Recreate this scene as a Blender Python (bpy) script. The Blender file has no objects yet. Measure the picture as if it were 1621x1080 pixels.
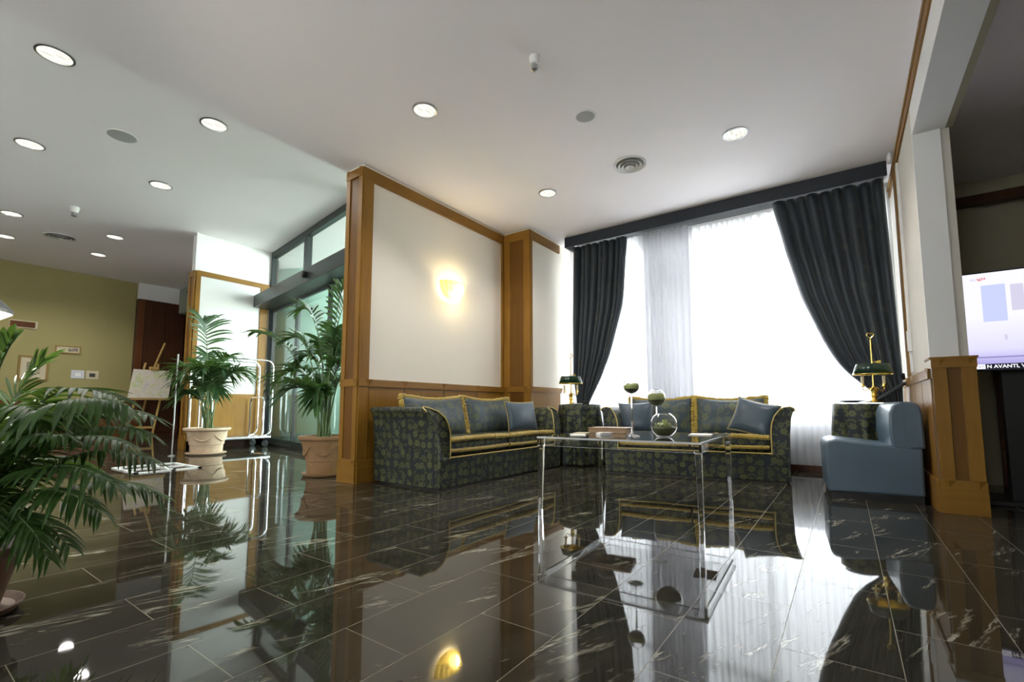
import bpy, bmesh, math, random
from mathutils import Vector, Matrix
PI = math.pi
sc = bpy.context.scene
COL = sc.collection

# ------------------------------------------------------------------ camera, world, light, exposure
cam_d = bpy.data.cameras.new('camera')
cam_d.sensor_width = 36.0
cam_d.lens = 735.0 / 1621.0 * 36.0
cam_d.shift_y = 40.0 / 1621.0
cam_d.clip_start = 0.02
cam_d.clip_end = 200
cam = bpy.data.objects.new('camera', cam_d)
COL.objects.link(cam)
cam.location = (0, 0, 0.70)
cam.rotation_euler = (math.radians(90 + 5.1), 0, math.radians(35.6))
sc.camera = cam

world = bpy.data.worlds.new('overcast_sky')
sc.world = world
world.use_nodes = True
wn = world.node_tree.nodes
wl = world.node_tree.links
bg = wn['Background']
bg.inputs['Color'].default_value = (0.93, 0.96, 1.0, 1)
bg.inputs['Strength'].default_value = 4.8

sc.view_settings.view_transform = 'Standard'
sc.view_settings.look = 'None'
sc.view_settings.gamma = 1.0
sc.view_settings.use_curve_mapping = False
sc.view_settings.exposure = 1.68
sc.cycles.use_denoising = True
sc.cycles.max_bounces = 12
sc.cycles.diffuse_bounces = 6
sc.cycles.glossy_bounces = 6
sc.cycles.transmission_bounces = 12
sc.cycles.transparent_max_bounces = 24
sc.cycles.sample_clamp_indirect = 30.0
sc.cycles.blur_glossy = 0.5


def lamp(name, kind, loc, energy, color=(1, 1, 1), size=0.1, rot=(0, 0, 0), size_y=None, portal=False, spot=1.2, parent=None):
    d = bpy.data.lights.new(name, kind)
    d.energy = energy
    d.color = color
    if kind == 'AREA':
        d.shape = 'RECTANGLE'
        d.size = size
        d.size_y = size_y or size
        d.cycles.is_portal = portal
    elif kind == 'SPOT':
        d.shadow_soft_size = size
        d.spot_size = spot
        d.spot_blend = 0.6
    else:
        d.shadow_soft_size = size
    o = bpy.data.objects.new(name, d)
    o.location = loc
    o.rotation_euler = rot
    COL.objects.link(o)
    if parent:
        o.parent = parent
    return o


# sky portal just outside the big window
lamp('sky_portal', 'AREA', (-1.4, 6.45, 1.9), 1, size=3.6, size_y=2.2, rot=(PI / 2, 0, 0), portal=True)
for _x, _w in ((-10.75, 1.5), (-5.05, 0.9), (-1.0, 1.2)):  # openings behind the viewer, added for fill light
    lamp('sky_portal', 'AREA', (_x, -3.35, 1.5), 1, size=_w, size_y=2.2, rot=(-PI / 2, 0, 0), portal=True)
lamp('door_portal', 'AREA', (-6.4, 4.45, 1.9), 1, size=5.2, size_y=3.7, rot=(PI / 2, 0, math.radians(-9)), portal=True)
# sun standing behind the building, lighting the street in front of the window
sun_d = bpy.data.lights.new('sun', 'SUN')
sun_d.energy = 26.0
sun_d.angle = math.radians(4)
sun_d.color = (1, 0.97, 0.92)
sun = bpy.data.objects.new('sun', sun_d)
sun.rotation_euler = (math.radians(42), 0, math.radians(-14))
COL.objects.link(sun)


# ------------------------------------------------------------------ materials
def mat(name, color=(0.5, 0.5, 0.5), rough=0.5, metal=0.0, **kw):
    m = bpy.data.materials.new(name)
    m.use_nodes = True
    p = m.node_tree.nodes['Principled BSDF']
    p.inputs['Base Color'].default_value = (*color, 1)
    p.inputs['Roughness'].default_value = rough
    p.inputs['Metallic'].default_value = metal
    for k, v in kw.items():
        k2 = {'spec': 'Specular IOR Level', 'trans': 'Transmission Weight', 'ior': 'IOR', 'sheen': 'Sheen Weight',
              'coat': 'Coat Weight', 'sub': 'Subsurface Weight'}.get(k, k)
        p.inputs[k2].default_value = v
    m['p'] = 1
    return m


class NT:
    def __init__(s, m):
        s.t = m.node_tree
        s.n = s.t.nodes
        s.p = s.n['Principled BSDF']

    def new(s, ty, **kw):
        nd = s.n.new(ty)
        for k, v in kw.items():
            setattr(nd, k, v)
        return nd

    def link(s, a, b):
        s.t.links.new(a, b)

    def math(s, op, a, b=None, c=None):
        nd = s.new('ShaderNodeMath', operation=op)
        for i, v in enumerate((a, b, c)):
            if v is None:
                continue
            if isinstance(v, (int, float)):
                nd.inputs[i].default_value = v
            else:
                s.link(v, nd.inputs[i])
        return nd.outputs[0]

    def mix(s, fac, a, b):
        nd = s.new('ShaderNodeMix', data_type='RGBA')
        for i, v in ((0, fac), (6, a), (7, b)):
            if isinstance(v, (int, float)):
                nd.inputs[i].default_value = v
            elif isinstance(v, tuple):
                nd.inputs[i].default_value = (*v, 1) if len(v) == 3 else v
            else:
                s.link(v, nd.inputs[i])
        return nd.outputs[2]

    def ramp(s, fac, stops):
        nd = s.new('ShaderNodeValToRGB')
        while len(nd.color_ramp.elements) < len(stops):
            nd.color_ramp.elements.new(0.5)
        for e, (pos, c) in zip(nd.color_ramp.elements, stops):
            e.position = pos
            e.color = (*c, 1) if isinstance(c, tuple) else (c, c, c, 1)
        s.link(fac, nd.inputs[0])
        return nd.outputs[0]

    def noise(s, vec, scale, detail=3, rough=0.5, dim='3D', dist=0.0):
        nd = s.new('ShaderNodeTexNoise', noise_dimensions=dim)
        nd.inputs['Scale'].default_value = scale
        nd.inputs['Detail'].default_value = detail
        nd.inputs['Roughness'].default_value = rough
        nd.inputs['Distortion'].default_value = dist
        if vec is not None:
            s.link(vec, nd.inputs['Vector'])
        return nd

    def mapping(s, vec, loc=(0, 0, 0), rot=(0, 0, 0), scale=(1, 1, 1)):
        nd = s.new('ShaderNodeMapping')
        nd.inputs['Location'].default_value = loc
        nd.inputs['Rotation'].default_value = rot
        nd.inputs['Scale'].default_value = scale
        s.link(vec, nd.inputs[0])
        return nd.outputs[0]

    def coord(s, k='Object'):
        return s.new('ShaderNodeTexCoord').outputs[k]

    def bump(s, h, strength=0.3, dist=0.01):
        nd = s.new('ShaderNodeBump')
        nd.inputs['Strength'].default_value = strength
        nd.inputs['Distance'].default_value = dist
        s.link(h, nd.inputs['Height'])
        s.link(nd.outputs[0], s.p.inputs['Normal'])


def paint(name, color, rough=0.7, var=0.04):
    m = mat(name, color, rough)
    t = NT(m)
    c = t.coord()
    n = t.noise(c, 1.3, 4)
    col = t.mix(n.outputs[0], tuple(x * (1 - var) for x in color), tuple(min(1, x * (1 + var)) for x in color))
    t.link(col, t.p.inputs['Base Color'])
    n2 = t.noise(c, 90, 2)
    t.bump(n2.outputs[0], 0.05, 0.002)
    return m


def wood(name, c1, c2, rough=0.42, axis=2, scale=1.0):
    m = mat(name, c1, rough, spec=0.25)
    t = NT(m)
    c = t.coord()
    s = [26 * scale, 26 * scale, 26 * scale]
    s[axis] = 1.6 * scale
    n = t.noise(t.mapping(c, scale=tuple(s)), 1.0, 5, 0.6, dist=0.6)
    n2 = t.noise(c, 1.7, 2)
    f = t.math('MULTIPLY_ADD', n2.outputs[0], 0.5, t.math('MULTIPLY', n.outputs[0], 0.5))
    t.link(t.ramp(f, [(0.32, c2), (0.68, c1)]), t.p.inputs['Base Color'])
    return m


M = {}
M['ceiling'] = paint('ceiling_paint', (0.93, 0.895, 0.91), 0.8, 0.015)
M['white_wall'] = paint('white_wall_paint', (0.80, 0.80, 0.79), 0.7, 0.02)
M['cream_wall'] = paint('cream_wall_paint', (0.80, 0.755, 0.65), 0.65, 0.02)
M['shaded_cream_wall'] = paint('shaded_cream_wall_paint', (0.60, 0.565, 0.49), 0.7, 0.02)  # cream wall paint darkened, the shade of this wall put into its colour
M['beige_wall'] = paint('beige_wall_paint', (0.36, 0.32, 0.13), 0.7, 0.05)
M['olive_wall'] = paint('olive_wall_paint', (0.30, 0.27, 0.18), 0.7, 0.05)
M['wood'] = wood('honey_cherry_wood', (0.28, 0.142, 0.020), (0.19, 0.088, 0.012))
M['wood_h'] = wood('honey_cherry_wood_horizontal', (0.28, 0.142, 0.020), (0.19, 0.088, 0.012), axis=1)
M['wood_x'] = wood('honey_cherry_wood_crosswise', (0.28, 0.142, 0.020), (0.19, 0.088, 0.012), axis=0)
M['wood_deep'] = wood('deeper_cherry_wood', (0.17, 0.078, 0.013), (0.11, 0.045, 0.008))
M['dark_wood'] = wood('dark_mahogany', (0.085, 0.032, 0.012), (0.045, 0.016, 0.007))
M['red_wood'] = wood('reddish_mahogany', (0.16, 0.055, 0.018), (0.09, 0.03, 0.01))
M['pale_wood'] = wood('pale_easel_wood', (0.55, 0.38, 0.13), (0.42, 0.27, 0.08))
M['chrome'] = mat('chrome', (0.85, 0.86, 0.88), 0.12, 1.0)
M['steel'] = mat('brushed_steel', (0.55, 0.56, 0.57), 0.3, 1.0)
M['brass'] = mat('polished_brass', (0.83, 0.62, 0.16), 0.2, 1.0)
M['gold_frame'] = mat('gilt_frame', (0.32, 0.22, 0.07), 0.4, 0.6)
M['black'] = mat('black_plastic', (0.012, 0.012, 0.012), 0.4)
M['dark_metal'] = mat('anthracite_metal', (0.045, 0.055, 0.055), 0.35, 0.3)
M['white_plastic'] = mat('white_plastic', (0.8, 0.8, 0.78), 0.4)
M['grey_mesh'] = mat('grey_speaker_mesh', (0.42, 0.42, 0.42), 0.8)
M['paper'] = mat('white_paper', (0.85, 0.84, 0.80), 0.6)
M['void'] = mat('dark_duct', (0.22, 0.22, 0.20), 0.9)
M['grey_green'] = mat('grey_green_laminate', (0.27, 0.30, 0.24), 0.5)
M['soil'] = mat('potting_soil', (0.03, 0.02, 0.012), 0.95)
M['candle'] = mat('ivory_candle_sleeve', (0.8, 0.72, 0.48), 0.5)
M['green_enamel'] = mat('dark_green_enamel', (0.006, 0.035, 0.017), 0.18, coat=0.5)
M['stem'] = mat('palm_stem', (0.10, 0.17, 0.05), 0.5)
M['mirror_white'] = mat('reflector', (0.9, 0.9, 0.88), 0.2, 0.9)


def emis(name, color, strength):
    m = bpy.data.materials.new(name)
    m.use_nodes = True
    n = m.node_tree.nodes
    n.remove(n['Principled BSDF'])
    e = n.new('ShaderNodeEmission')
    e.inputs[0].default_value = (*color, 1)
    e.inputs[1].default_value = strength
    m.node_tree.links.new(e.outputs[0], n['Material Output'].inputs[0])
    return m


def downlight_glow():
    m = bpy.data.materials.new('downlight_glow')
    m.use_nodes = True
    t = NT.__new__(NT)
    t.t = m.node_tree
    t.n = t.t.nodes
    t.n.remove(t.n['Principled BSDF'])
    e = t.new('ShaderNodeEmission')
    c = t.mapping(t.coord(), scale=(60, 9, 1))
    n = t.noise(c, 1.0, 2)
    t.link(t.ramp(n.outputs[0], [(0.40, (0.62, 0.60, 0.50)), (0.6, (1.0, 1.0, 0.92))]), e.inputs[0])
    e.inputs[1].default_value = 0.42
    t.link(e.outputs[0], t.n['Material Output'].inputs[0])
    return m


M['glow'] = downlight_glow()

# acrylic and glass
M['acrylic'] = mat('clear_acrylic', (0.97, 0.98, 0.98), 0.0, trans=1.0, ior=1.45)
M['acrylic_edge_glint'] = mat('painted_acrylic_edge_glint', (0.95, 0.97, 0.98), 0.05, trans=0.55, ior=1.45)  # half white, stands in for light caught in the table edges
M['glass'] = mat('clear_glass', (1, 1, 1), 0.0, trans=1.0, ior=1.33)


def pane(name, tint, gloss=0.12):
    m = bpy.data.materials.new(name)
    m.use_nodes = True
    n = m.node_tree.nodes
    n.remove(n['Principled BSDF'])
    tr = n.new('ShaderNodeBsdfTransparent')
    tr.inputs[0].default_value = (*tint, 1)
    gl = n.new('ShaderNodeBsdfGlossy')
    gl.inputs['Roughness'].default_value = 0.0
    fr = n.new('ShaderNodeLayerWeight')
    pw_ = n.new('ShaderNodeMath')
    pw_.operation = 'POWER'
    pw_.inputs[1].default_value = 4.0
    ma = n.new('ShaderNodeMath')
    ma.operation = 'MULTIPLY_ADD'
    ma.inputs[1].default_value = 0.5
    ma.inputs[2].default_value = 0.025
    mx = n.new('ShaderNodeMixShader')
    l = m.node_tree.links
    l.new(fr.outputs['Facing'], pw_.inputs[0])
    l.new(pw_.outputs[0], ma.inputs[0])
    l.new(ma.outputs[0], mx.inputs[0])
    l.new(tr.outputs[0], mx.inputs[1])
    l.new(gl.outputs[0], mx.inputs[2])
    l.new(mx.outputs[0], n['Material Output'].inputs[0])
    return m


M['door_glass'] = pane('green_tinted_door_glass', (0.88, 0.96, 0.93))
M['transom_glass'] = pane('lightly_tinted_transom_glass', (0.90, 0.97, 0.94))
M['window_glass'] = pane('window_glass', (0.95, 0.97, 0.97))


def sheer():
    m = bpy.data.materials.new('sheer_voile')
    m.use_nodes = True
    t = NT.__new__(NT)
    t.t = m.node_tree
    t.n = t.t.nodes
    t.n.remove(t.n['Principled BSDF'])
    tl = t.new('ShaderNodeBsdfTranslucent')
    tl.inputs[0].default_value = (0.56, 0.56, 0.58, 1)
    df = t.new('ShaderNodeBsdfDiffuse')
    df.inputs[0].default_value = (0.85, 0.85, 0.86, 1)
    tr = t.new('ShaderNodeBsdfTransparent')
    m1 = t.new('ShaderNodeMixShader')
    m1.inputs[0].default_value = 0.25
    t.link(tl.outputs[0], m1.inputs[1])
    t.link(df.outputs[0], m1.inputs[2])
    # cloth seen edge-on in a fold is denser
    lw = t.new('ShaderNodeLayerWeight')
    lw.inputs[0].default_value = 0.35
    op = t.math('MULTIPLY_ADD', lw.outputs['Facing'], 0.2, 0.88)
    op = t.math('MINIMUM', op, 0.97)
    m2 = t.new('ShaderNodeMixShader')
    t.link(op, m2.inputs[0])
    t.link(tr.outputs[0], m2.inputs[1])
    t.link(m1.outputs[0], m2.inputs[2])
    t.link(m2.outputs[0], t.n['Material Output'].inputs[0])
    return m


M['sheer'] = sheer()


def amber():
    m = bpy.data.materials.new('yellow_cut_glass')
    m.use_nodes = True
    n = m.node_tree.nodes
    l = m.node_tree.links
    p = n['Principled BSDF']
    p.inputs['Base Color'].default_value = (0.9, 0.75, 0.2, 1)
    p.inputs['Roughness'].default_value = 0.15
    tr = n.new('ShaderNodeBsdfTransparent')
    tr.inputs[0].default_value = (1.0, 0.93, 0.62, 1)
    tl = n.new('ShaderNodeBsdfTranslucent')
    tl.inputs[0].default_value = (1.0, 0.9, 0.45, 1)
    a = n.new('ShaderNodeMixShader')
    a.inputs[0].default_value = 0.6
    b = n.new('ShaderNodeMixShader')
    b.inputs[0].default_value = 0.3
    l.new(p.outputs[0], a.inputs[1])
    l.new(tl.outputs[0], a.inputs[2])
    l.new(a.outputs[0], b.inputs[1])
    l.new(tr.outputs[0], b.inputs[2])
    l.new(b.outputs[0], n['Material Output'].inputs[0])
    return m


M['amber_glass'] = amber()


def marble():
    m = mat('black_marble_tiles', (0.02, 0.02, 0.015), 0.035, ior=1.45)
    t = NT(m)
    c = t.coord('Object')
    # tiles run along Y: brick texture with u = Y, v = X
    sx = t.new('ShaderNodeSeparateXYZ')
    t.link(c, sx.inputs[0])
    cb = t.new('ShaderNodeCombineXYZ')
    t.link(t.math('ADD', sx.outputs[1], 20.0 * 0.67 - 0.28), cb.inputs[0])
    t.link(t.math('ADD', sx.outputs[0], 80 * 0.2845 - 0.09), cb.inputs[1])
    br = t.new('ShaderNodeTexBrick')
    br.offset = 0.5
    br.offset_frequency = 2
    br.squash = 1.0
    br.inputs['Scale'].default_value = 1.0
    br.inputs['Mortar Size'].default_value = 0.0013
    br.inputs['Mortar Smooth'].default_value = 0.1
    br.inputs['Bias'].default_value = 0.0
    br.inputs['Brick Width'].default_value = 0.67
    br.inputs['Row Height'].default_value = 0.2845
    br.inputs['Color1'].default_value = (0, 0, 0, 1)
    br.inputs['Color2'].default_value = (1, 1, 1, 1)
    br.inputs['Mortar'].default_value = (0, 0, 0, 1)
    t.link(cb.outputs[0], br.inputs['Vector'])
    w = t.math('MULTIPLY', br.outputs['Color'], 17.0)
    # per tile shifted coordinates
    vm = t.new('ShaderNodeCombineXYZ')
    t.link(t.math('ADD', sx.outputs[0], w), vm.inputs[0])
    t.link(t.math('ADD', sx.outputs[1], t.math('MULTIPLY', w, 1.7)), vm.inputs[1])
    rot = t.mapping(vm.outputs[0], rot=(0, 0, math.radians(-70)), scale=(1, 1, 1))
    st = t.mapping(rot, scale=(1.5, 10.0, 1))
    n = t.noise(st, 1.0, 6, 0.62, dist=0.35)
    ridge = t.math('ABSOLUTE', t.math('SUBTRACT', n.outputs[0], 0.5))
    vein = t.ramp(ridge, [(0.0, 1.0), (0.012, 0.55), (0.03, 0.0)])
    msk = t.noise(t.mapping(rot, scale=(2.0, 6.0, 1)), 1.0, 4, 0.6)
    msk = t.ramp(msk.outputs[0], [(0.55, 0.0), (0.64, 1.0)])
    vv = t.math('MULTIPLY', vein, msk)
    fine = t.noise(t.mapping(rot, scale=(9, 42, 1)), 1.0, 5, 0.7, dist=0.5)
    fl = t.ramp(fine.outputs[0], [(0.60, 0.0), (0.66, 0.8)])
    fl = t.math('MULTIPLY', fl, msk)
    vv = t.math('MAXIMUM', vv, fl)
    cloud = t.noise(st, 0.6, 4, 0.6)
    base = t.ramp(cloud.outputs[0], [(0.3, (0.020, 0.019, 0.013)), (0.7, (0.050, 0.045, 0.033))])
    col = t.mix(vv, base, (0.40, 0.38, 0.30))
    # pale joints, a little wider and lighter than the stone
    col = t.mix(t.math('MULTIPLY', br.outputs['Fac'], 0.5), col, (0.34, 0.31, 0.21))
    t.link(col, t.p.inputs['Base Color'])
    r = t.math('MULTIPLY_ADD', br.outputs['Fac'], 0.4, 0.028)
    t.link(r, t.p.inputs['Roughness'])
    wav = t.noise(c, 2.6, 1)
    t.bump(wav.outputs[0], 0.06, 0.01)
    return m


M['marble'] = marble()


def damask(name='floral_damask', ground=(0.011, 0.018, 0.024), flower=(0.112, 0.122, 0.040), ground2=(0.014, 0.018, 0.013), rough=0.48, sc_=11.5):
    """slate blue satin with olive flowers and leaves, on box projected uv in metres"""
    m = mat(name, ground, rough, spec=0.35, sheen=0.05)
    t = NT(m)
    uv = t.coord('UV')

    def bloom(scale, lobes, size, off, lobe_amp):
        v = t.mapping(uv, loc=(off, off * 0.7, 0), scale=(scale, scale, 1))
        vo = t.new('ShaderNodeTexVoronoi', voronoi_dimensions='2D', feature='F1')
        vo.inputs['Scale'].default_value = 1.0
        vo.inputs['Randomness'].default_value = 0.55
        t.link(v, vo.inputs['Vector'])
        d = t.new('ShaderNodeVectorMath', operation='SUBTRACT')
        t.link(v, d.inputs[0])
        t.link(vo.outputs['Position'], d.inputs[1])
        s = t.new('ShaderNodeSeparateXYZ')
        t.link(d.outputs[0], s.inputs[0])
        ang = t.math('ARCTAN2', s.outputs[1], s.outputs[0])
        sr = t.new('ShaderNodeSeparateColor')
        t.link(vo.outputs['Color'], sr.inputs[0])
        a2 = t.math('MULTIPLY_ADD', ang, float(lobes), t.math('MULTIPLY', sr.outputs[0], 6.28))
        rad = t.math('MULTIPLY_ADD', t.math('COSINE', a2), lobe_amp, size)
        q = t.math('DIVIDE', vo.outputs['Distance'], rad)
        return q, sr.outputs[1]

    q1, r1 = bloom(sc_, 6, 0.36, 0.0, 0.045)
    petals = t.ramp(q1, [(0.0, 0.45), (0.16, 0.9), (0.22, 0.35), (0.5, 1.0), (0.86, 0.75), (0.97, 0.0)])
    q2, r2 = bloom(sc_ * 1.35, 2, 0.22, 3.3, 0.15)
    leaves = t.ramp(q2, [(0.0, 0.3), (0.1, 0.8), (0.85, 0.6), (0.97, 0.0)])
    f = t.math('MAXIMUM', t.math('MULTIPLY', petals, t.math('MULTIPLY_ADD', r1, 0.5, 0.5)), t.math('MULTIPLY', leaves, 0.75))
    ns = t.noise(uv, 7, 3)
    g = t.mix(t.ramp(ns.outputs[0], [(0.42, 0.0), (0.6, 1.0)]), ground, ground2)
    col = t.mix(f, g, flower)
    t.link(col, t.p.inputs['Base Color'])
    wv = t.noise(t.mapping(uv, scale=(400, 400, 1)), 1, 1)
    t.bump(t.math('ADD', f, t.math('MULTIPLY', wv.outputs[0], 0.4)), 0.15, 0.003)
    return m


M['damask'] = damask()
M['damask_light'] = damask('floral_damask_cushion', (0.060, 0.085, 0.105), (0.13, 0.145, 0.07), (0.05, 0.07, 0.08), 0.38, 9.0)


def fabric(name, c, rough=0.6, sheen=0.4, bump=0.2, sc_=300):
    m = mat(name, c, rough, sheen=sheen)
    t = NT(m)
    n = t.noise(t.coord(), sc_, 2)
    n2 = t.noise(t.coord(), 5, 2)
    t.link(t.mix(n2.outputs[0], tuple(x * 0.85 for x in c), tuple(x * 1.15 for x in c)), t.p.inputs['Base Color'])
    t.bump(n.outputs[0], bump, 0.002)
    return m


M['satin'] = fabric('slate_blue_satin', (0.045, 0.075, 0.10), 0.36, 0.3, 0.1)
M['fringe'] = fabric('gold_bullion_fringe', (0.40, 0.28, 0.04), 0.65, 0.3, 0.9, 140)
M['piping'] = fabric('gold_piping', (0.50, 0.38, 0.09), 0.5, 0.2)
M['leather'] = fabric('blue_leather', (0.085, 0.135, 0.185), 0.33, 0.0, 0.12, 160)
M['leather'].node_tree.nodes['Principled BSDF'].inputs['Specular IOR Level'].default_value = 0.9
M['pelmet'] = fabric('navy_pelmet_fabric', (0.012, 0.017, 0.026), 0.7, 0.2)


def drape_mat():
    m = mat('navy_drape', (0.02, 0.033, 0.05), 0.5, sheen=0.25)
    t = NT(m)
    uv = t.coord('UV')
    vo = t.new('ShaderNodeTexVoronoi', voronoi_dimensions='2D', feature='F1')
    vo.inputs['Scale'].default_value = 4.8
    vo.inputs['Randomness'].default_value = 0.35
    t.link(uv, vo.inputs['Vector'])
    dot = t.ramp(vo.outputs['Distance'], [(0.10, 0.5), (0.15, 0.0)])
    n = t.noise(uv, 3, 3)
    g = t.mix(n.outputs[0], (0.008, 0.016, 0.024), (0.014, 0.026, 0.036))
    t.link(t.mix(dot, g, (0.050, 0.055, 0.035)), t.p.inputs['Base Color'])
    return m


M['drape'] = drape_mat()


def leafmat(name, c1, c2, trans=0.25):
    m = bpy.data.materials.new(name)
    m.use_nodes = True
    t = NT(m)
    n = t.noise(t.coord(), 14, 3)
    col = t.ramp(n.outputs[0], [(0.35, c1), (0.65, c2)])
    t.link(col, t.p.inputs['Base Color'])
    t.p.inputs['Roughness'].default_value = 0.38
    tl = t.new('ShaderNodeBsdfTranslucent')
    t.link(t.mix(0.5, col, (0.25, 0.45, 0.05)), tl.inputs[0])
    mx = t.new('ShaderNodeMixShader')
    mx.inputs[0].default_value = trans
    t.link(t.p.outputs[0], mx.inputs[1])
    t.link(tl.outputs[0], mx.inputs[2])
    t.link(mx.outputs[0], t.n['Material Output'].inputs[0])
    return m


M['leaf'] = leafmat('kentia_leaf', (0.022, 0.065, 0.024), (0.045, 0.115, 0.038))
M['leaf_near'] = leafmat('areca_leaf', (0.020, 0.060, 0.015), (0.050, 0.115, 0.028), 0.3)


def terracotta(name, c1, c2):
    m = mat(name, c1, 0.75)
    t = NT(m)
    n = t.noise(t.coord(), 6, 5, 0.65)
    t.link(t.ramp(n.outputs[0], [(0.35, c2), (0.62, c1)]), t.p.inputs['Base Color'])
    n2 = t.noise(t.coord(), 60, 3)
    t.bump(n2.outputs[0], 0.2, 0.004)
    return m


M['terracotta'] = terracotta('weathered_terracotta', (0.33, 0.19, 0.085), (0.24, 0.14, 0.07))
M['pale_terracotta'] = terracotta('pale_weathered_terracotta', (0.66, 0.50, 0.36), (0.50, 0.36, 0.24))
M['brown_plastic'] = mat('brown_plastic_pot', (0.13, 0.06, 0.028), 0.5)
M['moss'] = fabric('pale_green_moss', (0.50, 0.56, 0.22), 0.9, 0.0, 1.0, 90)
M['dark_pebbles'] = fabric('dark_pebbles', (0.09, 0.11, 0.045), 0.5, 0.0, 1.0, 120)
M['book_cover'] = mat('tan_leather_box', (0.30, 0.19, 0.10), 0.5)
M['ground'] = paint('pavement', (0.55, 0.55, 0.53), 0.8, 0.05)
M['porch_green'] = paint('pale_green_render', (0.34, 0.52, 0.43), 0.8, 0.03)
M['planter'] = paint('cream_planter', (0.75, 0.68, 0.62), 0.7, 0.03)


def map_picture():
    m = mat('printed_map', (0.7, 0.68, 0.6), 0.5)
    t = NT(m)
    c = t.coord()
    n = t.noise(c, 4.5, 3, dist=0.5)
    col = t.ramp(n.outputs[0], [(0.30, (0.66, 0.60, 0.66)), (0.42, (0.72, 0.70, 0.55)), (0.52, (0.78, 0.72, 0.64)), (0.60, (0.60, 0.68, 0.30)), (0.68, (0.74, 0.72, 0.68))])
    n2 = t.noise(t.mapping(c, loc=(3, 1, 2)), 9, 4, dist=1.5)
    ln = t.ramp(t.math('ABSOLUTE', t.math('SUBTRACT', n2.outputs[0], 0.5)), [(0.0, 0.4), (0.02, 0.0)])
    t.link(t.mix(ln, col, (0.35, 0.33, 0.3)), t.p.inputs['Base Color'])
    return m


M['map'] = map_picture()


def photo_print():
    m = mat('small_print', (0.6, 0.6, 0.5), 0.5)
    t = NT(m)
    n = t.noise(t.coord(), 12, 3)
    t.link(t.ramp(n.outputs[0], [(0.4, (0.45, 0.40, 0.28)), (0.55, (0.16, 0.14, 0.12)), (0.7, (0.5, 0.42, 0.3))]), t.p.inputs['Base Color'])
    return m


M['print'] = photo_print()
M['mount'] = mat('cream_mount', (0.62, 0.56, 0.38), 0.7)
M['mottled'] = terracotta('mottled_grey_fabric', (0.24, 0.26, 0.25), (0.04, 0.05, 0.05))


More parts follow.
